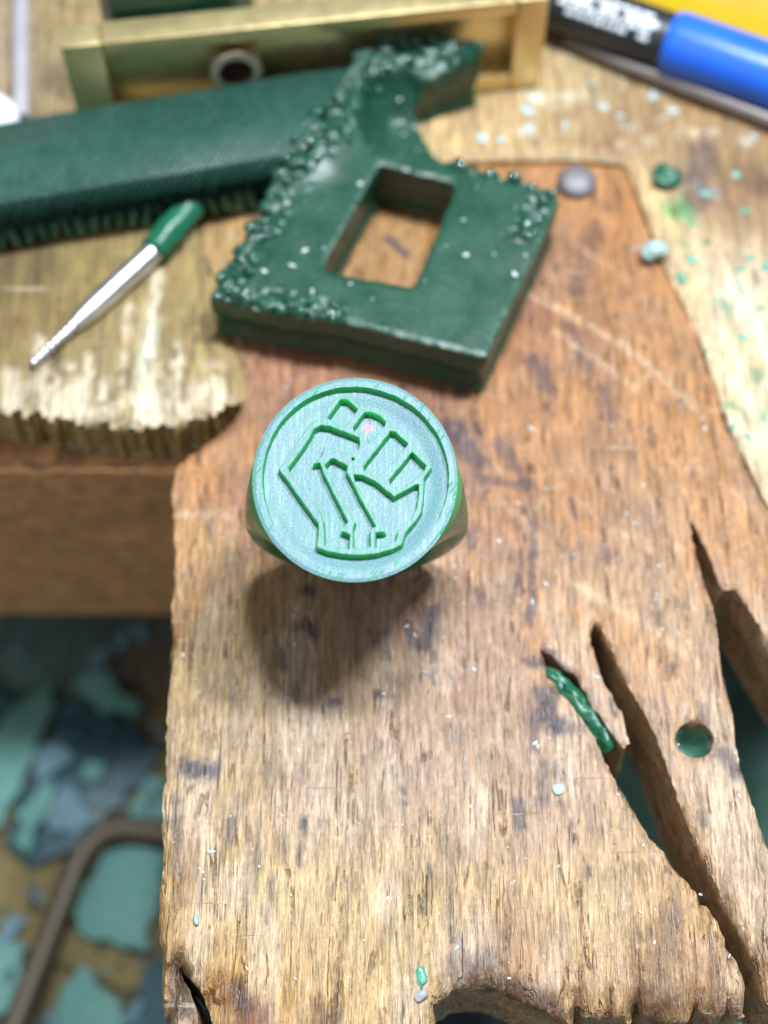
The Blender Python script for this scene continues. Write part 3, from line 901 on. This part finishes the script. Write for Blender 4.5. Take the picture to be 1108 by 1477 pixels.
rot = np.array([[1, 0, 0], [0, math.cos(LEAN), -math.sin(LEAN)], [0, math.sin(LEAN), math.cos(LEAN)]])

m, nt, b = new_mat('milled wax face')
at = N(nt, 'ShaderNodeVertexColor', layer_name='Col')
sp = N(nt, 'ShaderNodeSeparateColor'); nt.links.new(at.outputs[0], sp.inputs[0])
n1 = noise(nt, mapping(nt, (500,) * 3), 1, 4, .6)
n2 = noise(nt, mapping(nt, (9000,) * 3), 1, 3, .6)
n3 = noise(nt, mapping(nt, (4200, 230, 230), .9), 1, 3, .55, .1)      # brushing
c = mix(nt, (.035, .36, .11), (.045, .42, .14), n1)
# lamp's bluish sheen and milling dust painted on the flats; steep walls stay green
geo = N(nt, 'ShaderNodeNewGeometry')
nz = N(nt, 'ShaderNodeVectorMath', operation='DOT_PRODUCT')
nt.links.new(geo.outputs['True Normal'], nz.inputs[0]); nz.inputs[1].default_value = tuple(NRM)
flat = ramp(nt, nz.outputs['Value'], [(.72, 0.0), (.93, 1.0)])
n4 = noise(nt, mapping(nt, (330,) * 3), 1, 5, .65, .5)
dust = math_n(nt, 'MULTIPLY', flat, ramp(nt, n2, [(.36, .8), (.64, 1.0)]))
dust = math_n(nt, 'MULTIPLY', dust, ramp(nt, n4, [(.3, .80), (.65, 1.0)]))
dust = math_n(nt, 'MULTIPLY', dust, ramp(nt, n3, [(.34, .95), (.6, 1.0)]))
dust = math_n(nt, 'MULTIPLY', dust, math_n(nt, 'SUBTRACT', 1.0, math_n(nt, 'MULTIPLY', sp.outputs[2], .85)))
c = mix(nt, c, mix(nt, (.09, .16, .235), (.195, .275, .375), ramp(nt, n2, [(.38, 0.0), (.62, 1.0)])), dust)
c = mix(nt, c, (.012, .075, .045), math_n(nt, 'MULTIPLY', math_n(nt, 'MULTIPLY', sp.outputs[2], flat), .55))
c = mix(nt, c, (.48, .22, .27), math_n(nt, 'MULTIPLY', sp.outputs[0], .8))
c = mix(nt, c, (.03, .02, .09), math_n(nt, 'MULTIPLY', sp.outputs[1], .95))
nt.links.new(c, b.inputs['Base Color'])
nt.links.new(ramp(nt, n3, [(.3, .36), (.7, .56)]), b.inputs['Roughness'])
nt.links.new(math_n(nt, 'SUBTRACT', .75, math_n(nt, 'MULTIPLY', flat, .6)), b.inputs['Subsurface Weight'])
b.inputs['Subsurface Radius'].default_value = (.3, 1, .5)
b.inputs['Subsurface Scale'].default_value = .0015
bump(nt, b, math_n(nt, 'ADD', n2, math_n(nt, 'MULTIPLY', n3, .45)), .35, .00006)
M_FACE = m
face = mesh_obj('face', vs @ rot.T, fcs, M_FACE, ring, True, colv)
edge_smooth(face, 30)
tag(face, 'round milled face with a raised clenched fist inside a rim')

# ------------------------------------------------------------------ the sawn wax plate with its square window
PT = 7.4                                            # height of its upper side
PLATE_PX = [(303, 428), (365, 443), (422, 454), (497, 464), (593, 489), (694, 514), (703, 512), (714, 492), (745, 425), (777, 356), (806, 290), (800, 281), (745, 258),
            (690, 244), (645, 232), (618, 225), (630, 196), (608, 155), (596, 128), (640, 108), (690, 95), (692, 82), (650, 64), (600, 54), (560, 60), (522, 82), (500, 118), (470, 158), (430, 205),
            (398, 252), (375, 300), (345, 352)]
plate_poly = np.vstack([resample(PL(PLATE_PX[:14], PT), .5, .03, 31, False), resample(PL(PLATE_PX[13:] + PLATE_PX[:1], PT), .5, .12, 33, False)])
win = resample(PL([(546, 240), (550, 237), (650, 262), (656, 268), (654, 280), (602, 406), (594, 413), (584, 412), (474, 392), (466, 386), (468, 378)], PT), .5, .04, 32)
ROUGH = [([(308, 428), (340, 372), (380, 305), (415, 240)], 40), ([(415, 240), (460, 180), (500, 130), (530, 85), (600, 62), (685, 84)], 56), ([(320, 425), (400, 440), (480, 455)], 24),
         ([(785, 285), (765, 320), (755, 345)], 20), ([(650, 238), (740, 258), (800, 280)], 9)]
def rough_mask(x, y):
    f_ = np.zeros(len(x))
    for pts, w in ROUGH:
        d = poly_dist(x, y, PL(pts, PT), False) + (vn(x * .9, y * .9, 4) - .5) * 1.4
        f_ = np.maximum(f_, 1 - ss(w / 14 * .45, w / 14 * 1.0, d))
    return f_
RIDGE = PL([(440, 215), (480, 150), (530, 90), (600, 62), (680, 84)], PT)
HOLLOW = PL([(530, 122), (588, 108), (640, 140), (660, 190), (640, 214), (560, 218), (540, 212), (524, 180)], PT)
def plate_h(x, y, d):
    rm = rough_mask(x, y)
    wl = worley(x * .95, y * .95, 3)
    z = rm * (1.2 * (1 - wl) ** 1.2 - .75) + rm * (fbm(x * 1.6, y * 1.6, 9, 3) - .5) * .9
    z += (fbm(x * .2, y * .2, 6, 3) - .5) * .15
    dr = poly_dist(x, y, RIDGE, False)
    z += 1.6 * np.exp(-(dr / 3.5) ** 2) * ss(36, 46, y)
    hs = sdf(x, y, HOLLOW)
    z -= 2.8 * ss(-.6, 3.0, hs) + 1.6 * ss(-.6, .3, hs)   # the smooth hollow inside the chewed hook
    z -= .18 * np.clip(1 - d / .35, 0, 1) ** 2
    return z
def plate_c(x, y, d):
    return np.ones((len(x), 3))
def plate_zb(x, y):
    return np.interp(y, [8, 22], [.15, 1.1])
plate = slab('wax_plate', plate_poly, [win], PT, 8, .42, M_WAX, plate_h, plate_c, levels=8, wall_noise=.14, seed=40, zbot=plate_zb,
             wall_prof=lambda f_: (.0 if f_ < .5 else -.45) + (.25 if .45 < f_ < .55 else 0) - (.5 if f_ > .95 else 0))
tag(plate, 'square dark green wax plate with a rectangular window and chewed beady edges', 'wax plate')
# loose curls and beads clinging to the chewed edge
M_BEAD = wax_mat('shiny wax beads', (.012, .085, .052), .07, .2, .08, .0, spec=1.0)
bm = bmesh.new()
r_ = np.random.default_rng(5)
for pts, w in ROUGH:
    q = PL(pts, PT)
    L = np.linalg.norm(np.diff(q, axis=0), axis=1).sum()
    for i in range(int(L * (5.5 if w > 15 else 2.5))):
        k = r_.uniform(0, len(q) - 1); a = int(k)
        p = q[a] + (q[a + 1] - q[a]) * (k - a) + r_.normal(0, w / 14 * .36, 2)
        if not inside(np.array([p[0]]), np.array([p[1]]), plate_poly)[0]:
            continue
        zz = PT + plate_h(np.array([p[0]]), np.array([p[1]]), np.array([2.0]))[0]
        s = r_.uniform(.30, .72)
        mt = Matrix.Translation(Vector((p[0], p[1], zz + .05)) * MM) @ Matrix.Rotation(r_.uniform(0, 6), 4, Vector(r_.normal(0, 1, 3)).normalized()) @ Matrix.Diagonal((s * MM * r_.uniform(.7, 1.7), s * MM, s * MM * r_.uniform(.5, 1), 1))
        bmesh.ops.create_icosphere(bm, subdivisions=2, radius=1, matrix=mt)
me = bpy.data.meshes.new('wax_bead'); bm.to_mesh(me); bm.free()
me.polygons.foreach_set('use_smooth', [True] * len(me.polygons))
me.materials.append(M_BEAD)
o = bpy.data.objects.new('wax_beads', me); COL.objects.link(o); o.parent = plate; o['kind'] = 'stuff'

# ------------------------------------------------------------------ the wax bar
barl = P(-160, 272, BZ); barr = P(505, 190, BZ)
# ground lines of the bar: back and front edge at the bench
def bar_line(z, ya, yb, xe):
    return P(-160, ya, z), P(xe, ya + (yb - ya) * (xe + 160) / 640.0, z)
sec = [(BZ + .1, (372, 268)), (BZ + 2.2, (372, 268)), (6.2, (347, 243)), (8.4, (318, 212)), (9.2, (268, 176)), (8.6, (250, 160)), (7.0, (205, 97)), (BZ + .1, (222, 122))]
NS = 360
cols_ = []
vs = []; 
for j in range(NS + 1):
    t = j / NS
    for k, (z, (ya, yb)) in enumerate(sec):
        a, b_ = bar_line(z, ya, yb, (392, 392, 396, 424, 456, 476, 526, 500)[k])
        p = a + (b_ - a) * t
        tooth = 1.5 * (abs((j / 6.0) % 1 - .5) * 2) * (.6 + .8 * vn(np.array([j / 6.0 // 1 * 1.7]), np.array([3.1]), 2)[0]) if k in (1, 2) else 0
        p = p + np.array([0, tooth - (.25 if k == 1 else 0), 0])
        p[2] += (vn(np.array([t * 7.0]), np.array([k * 3.3]), 6)[0] - .5) * (.35 if 2 < k < 7 else 0)
        vs.append(p)
n = len(sec); fs = []
for j in range(NS):
    for k in range(n):
        k2 = (k + 1) % n
        fs.append((j * n + k, (j + 1) * n + k, (j + 1) * n + k2, j * n + k2))
fs += [tuple(range(n)), tuple(reversed(range(NS * n, NS * n + n)))]
bar = mesh_obj('wax_bar', vs, fs, M_WAXBAR, None, False)
bm = bmesh.new(); bm.from_mesh(bar.data); bmesh.ops.recalc_face_normals(bm, faces=bm.faces); bm.to_mesh(bar.data); bm.free()
edge_smooth(bar, 62)
M_TOOTH = wax_mat('dusty wax teeth', (.035, .16, .11), .4, .25, .3, .4, (.14, .28, .26))
tooth_me = None
for i in range(28):
    px = -150 + i * 19.0 + random.uniform(-2, 2)
    q = P(px, 372 - (px + 160) * 104 / 640.0 - 5, 2.6)
    if tooth_me is None:
        tv, tf_ = box_v(-.5, .5, -.75, .7, -1.6, 1.5)
        to = bevel(mesh_obj('tooth', tv, tf_, M_TOOTH), .2, 1)
        tooth_me = to.data
    else:
        to = bpy.data.objects.new('tooth', tooth_me); COL.objects.link(to)
    to.location = Vector(q) * MM
    to.rotation_euler = (random.uniform(-.15, .15), random.uniform(-.2, .2), .16)
    to.scale = (random.uniform(.7, 1.2), random.uniform(.6, 1.1), random.uniform(.75, 1.1))
    to.parent = bar
tag(bar, 'long dark green wax bar with a notched lower edge lying behind the bur', 'wax bar')
# ------------------------------------------------------------------ the steel bur with a wax grip
M_STEEL = plain_mat('polished steel', (.78, .80, .84), .36, 1.0, nscale=900, var=.08, bstr=.05)
M_GRIPWAX = wax_mat('green wax grip', (.012, .13, .065), .3, .25, .2)
b0 = P(45, 526, BZ + .75); b1 = P(222, 362, BZ + 1.5); b2 = P(284, 286, BZ + 2.1)
bur = empty('steel_bur', (b0[0], b0[1], BZ))
tag(bur, 'slim steel bur with a threaded tip and a green wax grip, lying on the bench', 'bur')
d = b1 - b0; L = float(np.linalg.norm(d))
v, f = lathe_pts([(L * .34, .85), (L * .40, 1.05), (L * .48, 1.22), (L * .6, 1.25), (L * 1.08, 1.25)], 32, b0, d)
under(edge_smooth(mesh_obj('shank', v, f, M_STEEL)), bur)
prof = [(0, .22)]
nth = 8
for i in range(nth):
    s0 = L * .345 * (i / nth); s1 = L * .345 * ((i + 1) / nth)
    r0 = .48 + .44 * i / nth
    prof += [(s0 + .05, r0 * .55), (s0 + (s1 - s0) * .42, r0 * 1.04), (s0 + (s1 - s0) * .58, r0 * 1.04), (s1 - .02, r0 * .56)]
v, f = lathe_pts(prof, 28, b0, d)
under(edge_smooth(mesh_obj('threaded_tip', v, f, M_STEEL), 25), bur)
d2 = b2 - b1; L2 = float(np.linalg.norm(d2))
prof = [(-.2, 1.25), (0, 1.5), (.4, 1.72), (1.6, 1.6), (3, 1.78), (4.4, 1.6), (L2 * .8, 1.7), (L2, 1.6), (L2 + .2, 1.5)]
v, f = lathe_pts(prof, 28, b1, d2)
v = [np.array(p) + rng.normal(0, .10, 3) for p in v]
under(edge_smooth(mesh_obj('wax_grip', v, f, M_GRIPWAX), 60), bur)

# ------------------------------------------------------------------ the brass frame
M_BRASS = plain_mat('dull brass', (.72, .57, .28), .30, .75, nscale=500, var=.15, bstr=.1)
A = P(118, 195, BZ)[:2]; B = P(778, 125, BZ)[:2]
ux = (B - A) / np.linalg.norm(B - A); uy = np.array([-ux[1], ux[0]])
FW = float(np.linalg.norm(B - A)); FH = 14.0; FD = 3.4
bf = empty('brass_frame', (A[0], A[1], BZ))
bf.rotation_euler = (0, 0, math.atan2(ux[1], ux[0]))
tag(bf, 'dull brass frame standing on edge with an open window, behind the green wax', 'brass frame')
def lbox(name, x0, x1, y0, y1, z0, z1, mat, bw=.35):
    v, f = box_v(x0, x1, y0, y1, z0, z1)
    o = mesh_obj(name, v, f, mat, bf)
    bevel(o, bw, 2)
    return o
lbox('side_bar', 0, 4.4, 0, FD, 0, FH, M_BRASS)
lbox('side_bar', FW - 3.6, FW, 0, FD, 0, FH, M_BRASS)
lbox('top_bar', 4.42, FW - 3.62, 0, FD, FH - 2.0, FH, M_BRASS)
lbox('bottom_bar', 4.42, FW - 3.62, 0, FD, 0, 2.6, M_BRASS)
lbox('back_plate', 4.43, FW - 3.63, FD - 1.0, FD - .2, 2.62, FH - 2.02, M_BRASS, .1)
tx0 = (P(340, 100, 6)[:2] - A) @ ux
vv, ff = lathe_pts([(0, 2.2), (0.0, 3.0), (2.6, 3.0), (2.8, 2.8), (2.8, 2.0), (.5, 1.95)], 40, (tx0, FD - 1.0, 7.9), (0, -1, 0))
ff = ff[:-2]
o = edge_smooth(mesh_obj('boss_ring', vv, ff, plain_mat('pinkish worn brass', (.62, .48, .36), .35, 1.0), bf))
vv, ff = lathe_pts([(0, 1.9), (.2, 1.9)], 32, (tx0, FD - 1.05, 7.9), (0, -1, 0))
mesh_obj('hole', vv, ff, plain_mat('dark bore', (.03, .022, .014), .6), bf)

# ------------------------------------------------------------------ marker, file, pencil
M_BLACK = plain_mat('black plastic', (.018, .022, .026), .35)
M_BLUE = plain_mat('blue plastic', (.015, .13, .72), .33, nscale=300, var=.12)
M_PRINT = plain_mat('white print', (.72, .74, .78), .5)
z0 = BZ + 3.8
m0 = P(775, -6, z0); mb = P(966, 60, z0); m1 = P(1330, 186, z0)
dirm = (m1 - m0) / np.linalg.norm(m1 - m0)
Lb = float(np.dot(mb - m0, dirm)); Lc = float(np.linalg.norm(m1 - m0))
mk = empty('marker_pen', (m0[0], m0[1], BZ))
tag(mk, 'black marker pen with white print and a bright blue cap', 'marker pen')
v, f = lathe_pts([(-3, 2.9), (-2.6, 3.3), (0, 3.35), (Lb, 3.35)], 48, m0, dirm)
under(edge_smooth(mesh_obj('barrel', v, f, M_BLACK)), mk)
v, f = lathe_pts([(Lb - .2, 3.3), (Lb + .2, 3.6), (Lb + 1, 3.75), (Lc * .96, 3.7), (Lc, 3.1)], 48, m0, dirm)
cap = under(edge_smooth(mesh_obj('cap', v, f, M_BLUE)), mk)
q = Vector(dirm).to_track_quat('Z', 'Y')
vs = []; fs = []
r_ = np.random.default_rng(2)
up_local = q.inverted() @ Vector((0, -.55, .83)); a0 = math.atan2(up_local.y, up_local.x)
for row in range(4):                                    # rows of small print, too small to read
    s = 3.4
    while s < Lb - 2.2:
        wd = r_.uniform(.5, 1.5)
        if r_.random() < .88:
            h = .085 if row != 1 else .12
            for da in np.linspace(0, 1, 2):
                for sx in (s, s + wd):
                    a = a0 + (row - 1.5) * .27 + (da - .5) * 2 * h
                    vs.append(tuple(Vector(m0) + q @ Vector((3.38 * math.cos(a), 3.38 * math.sin(a), sx))))
            n0 = len(vs) - 4
            fs.append((n0, n0 + 1, n0 + 3, n0 + 2))
        s += wd + .28
under(mesh_obj('print', vs, fs, M_PRINT), mk)

M_FILE = plain_mat('grey brown steel', (.20, .17, .155), .45, .5, nscale=700, var=.3)
za = BZ + 1.15
fl = tube('needle_file', [P(815, 58, za), P(900, 92, za), P(1000, 130, za), P(1330, 258, za)], [.5, .95, 1.05, 1.1], M_FILE)
tag(fl, 'thin grey brown steel needle file lying along the marker pen', 'file')

M_YEL = plain_mat('yellow lacquer', (.86, .56, .01), .5, nscale=300, var=.08)
M_ORA = plain_mat('orange lacquer', (.85, .30, .02), .5, nscale=300, var=.08)
zp = BZ + 3.3
aoff = 0.0
for pa, pb, lab_, mats in ((P(860, -30, zp), P(1330, 98, zp), 'yellow pencil with orange stripes lying right behind the marker pen', (M_YEL, M_ORA)),
                           (P(860, -112, zp), P(1330, 22, zp), 'orange pencil with yellow stripes lying behind the yellow pencil', (M_ORA, M_YEL))):
    p0, p1 = pa, pb
    dp = (p1 - p0); Lp = float(np.linalg.norm(dp)); dp = dp / Lp
    pen = empty('pencil', (p0[0], p0[1], BZ))
    tag(pen, lab_, 'pencil', 'pencils')
    q = Vector(dp).to_track_quat('Z', 'Y')
    for nm_, fl_, mt_ in (('barrel', (0, 2, 4), mats[0]), ('stripe', (1, 3, 5), mats[1])):
        vs = []; fs = []
        for k in fl_:
            for (s, aa) in ((0, k), (0, k + 1), (Lp, k + 1), (Lp, k)):
                an = aa * math.pi / 3 + aoff
                vs.append(tuple(Vector(p0) + q @ Vector((3.4 * math.cos(an), 3.4 * math.sin(an), s))))
            fs.append(tuple(range(len(vs) - 4, len(vs))))
        if nm_ == 'barrel':
            for s in (0, Lp):
                n0 = len(vs)
                for k in range(6):
                    an = k * math.pi / 3 + aoff
                    vs.append(tuple(Vector(p0) + q @ Vector((3.4 * math.cos(an), 3.4 * math.sin(an), s))))
                fs.append(tuple(range(n0, n0 + 6)))
        under(mesh_obj(nm_, vs, fs, mt_), pen)

# ------------------------------------------------------------------ nail, crumbs, wax bits
M_NAIL = plain_mat('dull nail steel', (.24, .225, .23), .6, .7, nscale=1500, var=.35, bstr=.5)
nc = P(832, 262, .4)
v, f = lathe_pts([(-4, .7), (-.3, .7), (-.25, 2.15), (.25, 2.3), (.7, 2.1), (1.05, 1.3), (1.15, .5)], 32, (nc[0], nc[1], .1), (0.06, -.05, 1))
tag(edge_smooth(mesh_obj('nail', v, f, M_NAIL), 50), 'round grey nail head driven in beside the wax plate', 'nail')

M_LIGHTWAX = wax_mat('light green wax', (.10, .36, .24), .35, .3, .3)
M_TEALWAX = wax_mat('pale teal wax', (.42, .58, .56), .4, .3, .3)
M_MIDWAX = wax_mat('mid green wax', (.014, .12, .06), .3, .3, .3)

def lump(name, c, r3, mat, label, rotz=0, seed=0, sub=3, cat='wax crumb', amp=.3):
    bm = bmesh.new()
    bmesh.ops.create_icosphere(bm, subdivisions=sub, radius=1)
    rs = np.random.default_rng(seed)
    ph = rs.uniform(0, 6, 6)
    cz, sz = math.cos(rotz), math.sin(rotz)
    for v_ in bm.verts:
        x, y, z = v_.co
        k = 1 + amp * (math.sin(3 * x + ph[0]) * math.sin(2.6 * y + ph[1]) + .5 * math.sin(5 * z + ph[2] + 3 * x) + .4 * math.sin(7 * y + ph[3]))
        X, Y, Z = x * r3[0] * k, y * r3[1] * k, max(z, -.55) * r3[2] * k
        v_.co = Vector((X * cz - Y * sz, X * sz + Y * cz, Z)) * MM
    me = bpy.data.meshes.new(name); bm.to_mesh(me); bm.free()
    me.polygons.foreach_set('use_smooth', [True] * len(me.polygons))
    me.materials.append(mat)
    o = bpy.data.objects.new(name, me); COL.objects.link(o)
    o.location = Vector(c) * MM
    return tag(o, label, cat)

# wax wedged in the small slot
fa = P(792, 968, -.6); fb = P(884, 1078, -2.6)
dv = fb - fa; az = math.atan2(dv[1], dv[0])
pts = []
spine = [fa + dv * t for t in np.linspace(0, 1, 16)]
rads = [.15 + 1.12 * math.sin(min(1, t * 1.15) * math.pi * .62) ** .8 + .10 * math.sin(t * 23) + .06 * math.sin(t * 41) for t in np.linspace(0, 1, 16)]
fr = tube('wax_sliver', spine, rads, M_MIDWAX, seg=18)
for v_ in fr.data.vertices:
    v_.co += Vector(rng.normal(0, .19, 3)) * MM
tag(fr, 'shiny green wax sliver wedged in the small pin slot', 'wax crumb')
lump('wax_crumb', P(944, 362, BZ + .9), (1.5, 1.0, .9), M_TEALWAX, 'rounded pale teal wax crumb on the orange wood near the saw strokes', .1, 3)
lump('wax_crumb', P(806, 1138, .10), (.62, .55, .14), M_TEALWAX, 'small pale blue wax dab on the pin below the sliver slot', .3, 5, 3, 'wax crumb', .1)
lump('wax_crumb', P(606, 1408, -.2), (.45, 1.0, .35), M_LIGHTWAX, 'small light green wax flake near the bitten front edge of the pin', .2, 9)
lump('wax_crumb', P(962, 255, BZ + .7), (1.5, 1.3, .8), M_MIDWAX, 'dark green wax dab on the pale wood beyond the nail', .4, 12)
lump('wax_crumb', P(283, 1328, .2), (.28, .45, .3), M_TEALWAX, 'tiny turquoise wax speck near the left edge of the pin', .2, 13, 2)
lump('pebble', P(607, 1436, -.1), (.75, .5, .45), plain_mat('grey grit', (.42, .40, .40), .6), 'tiny grey pebble at the bitten front edge of the pin', .5, 15, 3, 'pebble', .12)

v, f = lathe_pts([(-1.8, 1.95), (-1.8, 1.82), (-2.6, 1.66), (-3.8, 1.3), (-4.6, .7), (-4.8, .08)], 28, (hc[0], hc[1], 0), (0, 0, 1))
v = [np.array(p) + rng.normal(0, .05, 3) for p in v]
tag(mesh_obj('wax_plug', v, f[:-2], wax_mat('dusty green wax', (.09, .22, .15), .5, .2, .3), None, True), 'green wax packed inside the drilled hole of the pin', 'wax plug')

# behind the frame, at the far edge
loc = [(5.5, 4.2), (13, 4.0), (19.5, 5.2), (22, 9), (18, 14), (8, 14.5), (4, 9)]
o = prism('wax_chunk', np.array([A + ux * lx + uy * ly for lx, ly in loc]), BZ + .1, 18.5, M_WAX, None, .8, .97, .2)
tag(o, 'dark green wax chunk standing behind the brass frame', 'wax chunk')
zr = BZ + 1.3
o = tube('steel_rod', [P(34, -120, zr), P(30, 40, zr), P(31, 172, zr)], 1.05, plain_mat('grey lilac steel', (.48, .45, .47), .4, .3, nscale=500, var=.1))
tag(o, 'straight pale grey rod lying past the end of the wax bar', 'rod')
lump('eraser', P(-6, 168, BZ + 1.5), (2.6, 3.2, 2.4), plain_mat('white rubber', (.80, .82, .84), .5), 'rounded white rubber lump beside the grey rod', .5, 21, 3, 'rubber', .06)

# ------------------------------------------------------------------ shavings, specks and dust
def specks(name, n, area, zf, smin, smax, mat, label, seed, poly=None, flat=.45, zref=0.0):
    r = np.random.default_rng(seed)
    bm = bmesh.new(); k = 0
    while k < n:
        px, py = r.uniform(area[0], area[2]), r.uniform(area[1], area[3])
        p = P(px, py, zref)
        if poly is not None and not inside(np.array([p[0]]), np.array([p[1]]), poly)[0]:
            continue
        s = smin + (smax - smin) * r.random() ** 2.5
        z = zf(np.array([p[0]]), np.array([p[1]]))
        mt = Matrix.Translation(Vector((p[0], p[1], z + s * .15)) * MM) @ Matrix.Rotation(r.uniform(0, 6.3), 4, 'Z') @ Matrix.Rotation(r.normal(0, .3), 4, 'X') @ Matrix.Diagonal((s * r.uniform(.8, 2.6) * MM, s * MM, s * flat * MM, 1))
        bmesh.ops.create_icosphere(bm, subdivisions=1, radius=1, matrix=mt)
        k += 1
    for v_ in bm.verts:
        v_.co += Vector(r.normal(0, smin * .12 * MM, 3))
    me = bpy.data.meshes.new(name); bm.to_mesh(me); bm.free()
    me.materials.append(mat)
    o = bpy.data.objects.new(name, me); COL.objects.link(o)
    return tag(o, label, 'shavings', kind='stuff')

pz = lambda x, y: float(pin_h(x, y, np.array([5.0]))[0])
bz = lambda x, y: BZ + float(bench_h(x, y, np.array([5.0]))[0])
M_DUST = plain_mat('white wax dust', (.70, .74, .74), .6)
specks('wax_dust', 170, (250, 480, 1090, 1420), pz, .04, .14, M_DUST, 'fine white wax dust scattered over the pin', 1, pin_poly)
specks('wax_shavings', 60, (250, 300, 1090, 1420), pz, .06, .24, M_TEALWAX, 'pale teal wax shavings scattered over the pin', 2, pin_poly)
specks('wax_shavings', 45, (690, 60, 1108, 230), bz, .15, .75, M_TEALWAX, 'pale wax shavings scattered on the bench beyond the nail', 3, bench_poly, .2)
specks('wax_shavings', 22, (930, 240, 1108, 640), bz, .15, .6, M_LIGHTWAX, 'green wax shavings on the pale sawn bench edge', 4, bench_poly, .2)
ptop = lambda x, y: PT + float(plate_h(x, y, np.array([3.0]))[0])
plate_in = [p for p in plate_poly]
o = specks('wax_dust', 90, (320, 120, 800, 500), ptop, .06, .26, M_DUST, 'white dust specks on the wax plate', 6, None)
bmx = bmesh.new(); bmx.from_mesh(o.data)
seen = []
for v_ in bmx.verts:
    seen.append(v_)
co = np.array([tuple(v_.co / MM) for v_ in seen])
okp = (sdf(co[:, 0], co[:, 1], plate_poly) > .5) & (sdf(co[:, 0], co[:, 1], win) < -.5)
isl = okp.reshape(-1, 12).all(1).repeat(12)
bmesh.ops.delete(bmx, geom=[v_ for v_, k in zip(seen, isl) if not k], context='VERTS')
bmx.to_mesh(o.data); bmx.free()

def tray_z(x, y):
    return TZ + 2.6
specks('wax_crumbs', 60, (-40, 900, 300, 1500), tray_z, .3, 1.2, M_GREYWAX, 'dusty wax crumbs scattered over the tray', 41, None, .6, TZ)
specks('wax_crumbs', 30, (-40, 900, 300, 1500), tray_z, .3, 1.1, M_DARKWAX, 'dark green wax crumbs scattered over the tray', 42, None, .6, TZ)
